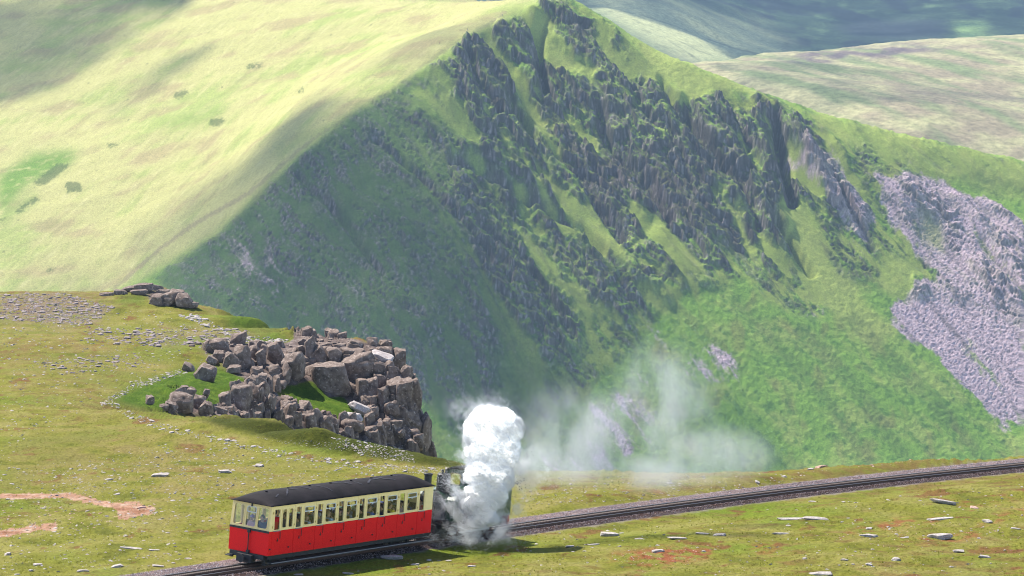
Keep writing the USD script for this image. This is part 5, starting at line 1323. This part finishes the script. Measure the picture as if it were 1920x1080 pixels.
# ------------------------------------------------------------------ hikers on the far shoulder
for k, (px, py, jk, lb) in enumerate(((941, 31, 'cloth_navy', 'hiker in dark clothes walking highest on the far grassy shoulder'), (876, 58, 'cloth_black', 'hiker in dark clothes standing in the middle of the far shoulder path'), (822, 83, 'cloth_red', 'hiker in dull red standing lowest on the far shoulder path'))):
    u = (px - 960) / FPX / (CP + (540 - py) / FPX * SP); c = int(np.searchsorted(mu, u)); run = np.minimum.accumulate(proj(np.stack([MX[:, c], MY[:, c], MZ[:, c]], -1))[1])
    r = min(int(np.searchsorted(-run, -py)), len(run) - 2); m_ = np.eye(4); m_[:3, 3] = (MX[r, c], MY[r, c], MZ[r, c])
    person(lb, 'stand', m_, jk)

# ------------------------------------------------------------------ clouds overhead, outside the picture, whose shadows dapple the land
MAT['cloud_white'] = usdkit.material(stage, '/World/Looks/cloud_white', {'d': ('diffuse_bsdf', {'color': (.9, .9, .9)}), 't': ('translucent_bsdf', {'color': (.9, .9, .9)}), 'm': ('mix_closure', {'fac': .4}),
    'g': ('geometry', {}), 'n': ('noise_texture', {'scale': .006, 'detail': 5., 'roughness': .6}), 'r': ('map_range', {'from_min': .38, 'from_max': .62, 'to_min': .15, 'to_max': .95, 'clamp': True}), 'tr': ('transparent_bsdf', {}), 'm2': ('mix_closure', {})},
    [('d.BSDF', 'm.closure1'), ('t.BSDF', 'm.closure2'), ('g.position', 'n.vector'), ('n.fac', 'r.value'), ('r.result', 'm2.fac'), ('tr.BSDF', 'm2.closure1'), ('m.closure', 'm2.closure2')], surface='m2.closure')


MAT['cloud_thin'] = usdkit.material(stage, '/World/Looks/cloud_thin', {'d': ('diffuse_bsdf', {'color': (.9, .9, .9)}), 't': ('translucent_bsdf', {'color': (.9, .9, .9)}), 'm': ('mix_closure', {'fac': .4}),
    'g': ('geometry', {}), 'n': ('noise_texture', {'scale': .011, 'detail': 5., 'roughness': .6}), 'r': ('map_range', {'from_min': .40, 'from_max': .66, 'to_min': .0, 'to_max': .42, 'clamp': True}), 'tr': ('transparent_bsdf', {}), 'm2': ('mix_closure', {})},
    [('d.BSDF', 'm.closure1'), ('t.BSDF', 'm.closure2'), ('g.position', 'n.vector'), ('n.fac', 'r.value'), ('r.result', 'm2.fac'), ('tr.BSDF', 'm2.closure1'), ('m.closure', 'm2.closure2')], surface='m2.closure')


MAT['cloud_mid'] = usdkit.material(stage, '/World/Looks/cloud_mid', {'d': ('diffuse_bsdf', {'color': (.9, .9, .9)}), 't': ('translucent_bsdf', {'color': (.9, .9, .9)}), 'm': ('mix_closure', {'fac': .4}),
    'g': ('geometry', {}), 'n': ('noise_texture', {'scale': .011, 'detail': 5., 'roughness': .6}), 'r': ('map_range', {'from_min': .36, 'from_max': .60, 'to_min': .0, 'to_max': .55, 'clamp': True}), 'tr': ('transparent_bsdf', {}), 'm2': ('mix_closure', {})},
    [('d.BSDF', 'm.closure1'), ('t.BSDF', 'm.closure2'), ('g.position', 'n.vector'), ('n.fac', 'r.value'), ('r.result', 'm2.fac'), ('tr.BSDF', 'm2.closure1'), ('m.closure', 'm2.closure2')], surface='m2.closure')


def cloud(label, target, radii, alt=1150, seed=0, yaw=0.0, lumps=9, mt='cloud_white'):
    t_ = (alt - target[2]) / SUN[2]; c = np.array(target) + SUN * t_
    r = np.random.default_rng(seed); parts = None
    for k in range(lumps):
        a = r.uniform(0, 2 * np.pi); q = math.sqrt(r.random()) * .62
        s_ = trimesh.creation.icosphere(4); d_ = s_.vertices.copy(); rad = r.uniform(.38, .62)
        d_ *= (1 + .22 * fb(d_[:, 0] * 2.2 + k * 9, d_[:, 1] * 2.2 + d_[:, 2] * 2.2, 4, seed + k))[:, None]
        v = d_ * rad * [1, 1, .55] + [math.cos(a) * q, math.sin(a) * q, r.uniform(-.05, .12)]
        v = v * [radii[0], radii[1], min(radii) * .7]
        c_, s2 = math.cos(yaw), math.sin(yaw); v = np.stack([v[:, 0] * c_ - v[:, 1] * s2, v[:, 0] * s2 + v[:, 1] * c_, v[:, 2]], 1) + c
        mm = m3.Manifold(m3.Mesh(v.astype(np.float32), s_.faces.astype(np.uint32)))
        parts = mm if parts is None else parts + mm
    o = obj('cloud', parts, mt, smooth=True)
    tag(o, label, 'cloud')


def land_at(px, py):
    u = (px - 960) / FPX / (CP + (540 - py) / FPX * SP); c = int(np.searchsorted(mu, u)); run = np.minimum.accumulate(mpy[:, c])
    r = min(int(np.searchsorted(-run, -py)), len(run) - 2); return np.array([MX[r, c], MY[r, c], MZ[r, c]])


cloud('cumulus cloud above the top left meadow, shading its upper corner', land_at(120, 60), (110, 75), seed=1, yaw=.3)
cloud('long thin cloud shading a diagonal streak of the left meadow', land_at(300, 150), (60, 22), seed=2, yaw=.5, lumps=7, mt='cloud_thin')
cloud('cloud shading the middle of the grassy shoulder', land_at(660, 150), (125, 30), seed=3, yaw=.35, lumps=8, mt='cloud_thin')
cloud('thin broad cloud shading the lower left face of the mountain', land_at(720, 480), (200, 130), seed=4, mt='cloud_mid')
cloud('large cloud shading the far valley', W(1600, 24, 5500), (760, 800), alt=1500, seed=6)
cloud('cloud shading part of the far moorland hill', W(1680, 190, 3520), (230, 150), seed=8, mt='cloud_thin')


# ------------------------------------------------------------------ air
MAT['haze_air'] = usdkit.material(stage, '/World/Looks/haze_air', {'v': ('principled_volume', {'color': (.54, .75, 1.0), 'density': 3.7e-5, 'anisotropy': .25})}, volume='v.volume')
hz = trimesh.creation.box(extents=(7000, 10400, 800)); hz.apply_translation((0, 4900, -360))
tag(obj('haze', hz, 'haze_air'), 'thin pale blue haze filling the air over the valley', 'haze', kind='stuff')


def steam_mat(name, blobs, dens, edge, nscale, namp, wx=(1, 1, 1), warp=.5):
    """density that thins towards the edge of the billows; blobs: centre, radii"""
    nodes = {'g': ('geometry', {}), 'wn': ('noise_texture', {'scale': nscale * .45, 'detail': 3., 'roughness': .6}), 'wa': ('vector_math', {'math_type': 'multiply_add', 'vector2': (warp,) * 3, 'vector3': (-.5 * warp,) * 3}),
             'wp': ('vector_math', {'math_type': 'add'}),
             'n': ('noise_texture', {'scale': nscale, 'detail': 6., 'roughness': .62}), 'v': ('principled_volume', {'color': (.985, .985, .99), 'anisotropy': .1})}
    links = [('g.position', 'wn.vector'), ('wn.color', 'wa.vector1'), ('g.position', 'wp.vector1'), ('wa.vector', 'wp.vector2')]
    nodes['nm'] = ('mapping', {'scale': wx}); links += [('g.position', 'nm.vector'), ('nm.vector', 'n.vector')]
    last = None
    for i, (c, r) in enumerate(blobs):
        nodes[f's{i}'] = ('vector_math', {'math_type': 'subtract', 'vector2': tuple(c)})
        nodes[f'd{i}'] = ('vector_math', {'math_type': 'divide', 'vector2': tuple(r)})
        nodes[f'l{i}'] = ('vector_math', {'math_type': 'length'})
        nodes[f'o{i}'] = ('math', {'math_type': 'subtract', 'value1': 1.0})
        links += [('wp.vector', f's{i}.vector1'), (f's{i}.vector', f'd{i}.vector1'), (f'd{i}.vector', f'l{i}.vector1'), (f'l{i}.value', f'o{i}.value2')]
        if last is None:
            last = f'o{i}.value'
        else:
            nodes[f'x{i}'] = ('math', {'math_type': 'smoothmax', 'value3': .25})
            links += [(last, f'x{i}.value1'), (f'o{i}.value', f'x{i}.value2')]; last = f'x{i}.value'
    nodes['na'] = ('map_range', {'range_type': 'smoothstep', 'from_min': .5 - .5 / namp, 'from_max': .5 + .5 / namp, 'to_min': 0., 'to_max': 1., 'clamp': True})
    nodes['mr'] = ('map_range', {'range_type': 'smoothstep', 'from_min': 0., 'from_max': edge, 'to_min': 0., 'to_max': dens, 'clamp': True})
    nodes['mu'] = ('math', {'math_type': 'multiply'})
    links += [('n.fac', 'na.value'), (last, 'mr.value'), ('na.result', 'mu.value1'), ('mr.result', 'mu.value2'), ('mu.value', 'v.density')]
    MAT[name] = usdkit.material(stage, '/World/Looks/' + name, nodes, links, volume='v.volume')


def steam(name, mat_name, blobs, dens, edge, nscale, namp, label, grow=1.25, **kw):
    steam_mat(mat_name, blobs, dens, edge, nscale, namp, **kw)
    hull = None
    for c, r in blobs:
        s = trimesh.creation.icosphere(2); s.vertices = s.vertices * np.array(r) * grow + np.array(c)
        s = m3.Manifold(m3.Mesh(s.vertices.astype(np.float32), s.faces.astype(np.uint32)))
        hull = s if hull is None else hull + s
    mm = hull.to_mesh()
    o = obj(name, (mm.vert_properties[:, :3], mm.tri_verts), mat_name)
    tag(o, label, 'steam', kind='stuff')


def blob(px, py, Y, wpx, hpx, deep=None):
    s = Y / FPX
    return (W(px, py, Y), (wpx * s, (deep or wpx * .8) * s, hpx * s))


# ------------------------------------------------------------------ steam
def billow(c, r, seed, amp=.22, sub=5):
    s_ = trimesh.creation.icosphere(sub); d_ = s_.vertices
    p_ = d_ * np.array(r)
    a_ = 0
    for k, (f_, w_) in enumerate(((1.1, .5), (2.4, .32), (5.0, .20), (10., .12), (20., .06))):
        q = (p_ + np.array(c)) * f_
        a_ = a_ + w_ * (np.abs(pn(q[:, 0] + .7 * q[:, 2], q[:, 1] + .6 * q[:, 2], 400 + k)) + np.abs(pn(q[:, 2] + .5 * q[:, 1], q[:, 0] - .4 * q[:, 1], 420 + k))) * 1.2
    v = d_ * (1 + amp * (a_ - .35) * 1.6)[:, None] * np.array(r) + np.array(c)
    return m3.Manifold(m3.Mesh(v.astype(np.float32), s_.faces.astype(np.uint32)))


MAT['steam_core'] = usdkit.material(stage, '/World/Looks/steam_core', {'p': ('principled_bsdf', {'base_color': (.90, .90, .91), 'roughness': 1., 'specular_ior_level': 0., 'subsurface_weight': 1.0, 'subsurface_method': 'random_walk', 'subsurface_radius': (1., 1., 1.), 'subsurface_scale': 1.6, 'ior': 1.0, 'subsurface_ior': 1.01})}, surface='p.BSDF')
core = [blob(918, 792, 146.6, 40, 30), blob(938, 797, 146.8, 34, 32), blob(898, 812, 146.5, 30, 30), blob(960, 805, 146.9, 20, 28), blob(917, 840, 146.5, 46, 40), blob(948, 842, 146.7, 28, 40), blob(914, 885, 146.2, 42, 40), blob(940, 890, 146.5, 24, 34), blob(910, 930, 145.6, 38, 30), blob(890, 950, 145.2, 30, 22), blob(902, 972, 145.0, 34, 16)]
st_ = None
for k, (c, r) in enumerate(core[:11]):
    b_ = billow(c, np.array(r) * .82, k, .30); st_ = b_ if st_ is None else st_ + b_
tag(obj('steam', st_, 'steam_core', smooth=True), 'dense white steam billowing up from the engine beside the carriage', 'steam', kind='stuff')
MAT['steam_drops'] = usdkit.material(stage, '/World/Looks/steam_drops', {'d': ('diffuse_bsdf', {'color': (.93, .93, .94)}), 't': ('translucent_bsdf', {'color': (.93, .93, .94)}), 'm': ('mix_closure', {'fac': .5})},
                                       [('d.BSDF', 'm.closure1'), ('t.BSDF', 'm.closure2')], surface='m.closure')
pr_ = np.random.default_rng(55)


def noise3(p, f, seed):
    q = p * f
    return .5 * (fb(q[:, 0] + .6 * q[:, 2], q[:, 1] + .5 * q[:, 2], 4, seed, .6) + fb(q[:, 2] - .4 * q[:, 1], q[:, 0] - .5 * q[:, 1], 4, seed + 9, .6))


drops = []
for k, (c, r) in enumerate(core):                     # fringe thinning outwards from the billows
    n_ = int((125000 if k < 11 else 50000) * (r[0] * r[2]) ** .5)
    d_ = pr_.normal(size=(n_, 3)); d_ /= np.linalg.norm(d_, axis=1, keepdims=True)
    p_ = np.array(c) + d_ * np.array(r) * (.80 + .46 * pr_.random((n_, 1)) ** 1.2)
    rho = np.linalg.norm((p_ - np.array(c)) / np.array(r), axis=1)
    drops.append(p_[noise3(p_, 1.9, 500) + pr_.normal(size=n_) * .07 > 1.1 * (rho - 1.04)])
for px, py, Y, w, h, n_ in ((858, 928, 144.6, 30, 34, 3600), (885, 985, 144.3, 66, 22, 6000), (925, 965, 145.2, 40, 40, 5200), (840, 952, 144.4, 26, 26, 1000), (975, 860, 147., 24, 60, 2200), (905, 768, 146.6, 50, 22, 2400), (868, 820, 146.4, 20, 46, 1500), (945, 930, 145.6, 30, 40, 4200), (880, 1008, 143.9, 60, 10, 2200), (1000, 880, 147.5, 40, 34, 1500)):
    c, r = blob(px, py, Y, w, h)
    p_ = np.array(c) + pr_.normal(size=(n_ * 12, 3)) * np.array(r) * .62
    drops.append(p_[noise3(p_, 1.3, 520) + pr_.normal(size=n_ * 12) * .05 > .08])
drops = np.concatenate(drops)
_o = trimesh.creation.icosphere(0)
instancer('steam_fringe', [_o], ['steam_drops'], drops, pr_.uniform(.0035, .0085, len(drops)), pr_, 'thin ragged white steam fraying off the plume round the engine', 'steam', turn=False)
veil = [(c, np.array(r) * 1.18) for c, r in core[:6]] + [blob(985, 900, 146.8, 40, 60, 40)]
steam('steam_veil', 'steam_plume', veil, .5, .7, 1.0, 3.0, 'thin pale veil of steam hanging round the white plume', grow=1.2, warp=.7)
steam('drifting_steam', 'steam_drift', [blob(1020, 875, 148, 140, 56, 80), blob(1180, 885, 149, 230, 44, 80), blob(1080, 815, 150, 150, 130, 80), blob(1240, 780, 151, 150, 180, 80), blob(1340, 850, 154, 130, 70, 70)],
      .50, .9, .40, 3.2, 'torn thin veil of steam drifting off to the right of the engine', warp=1.4, wx=(1.3, 1.0, .6), grow=1.1)
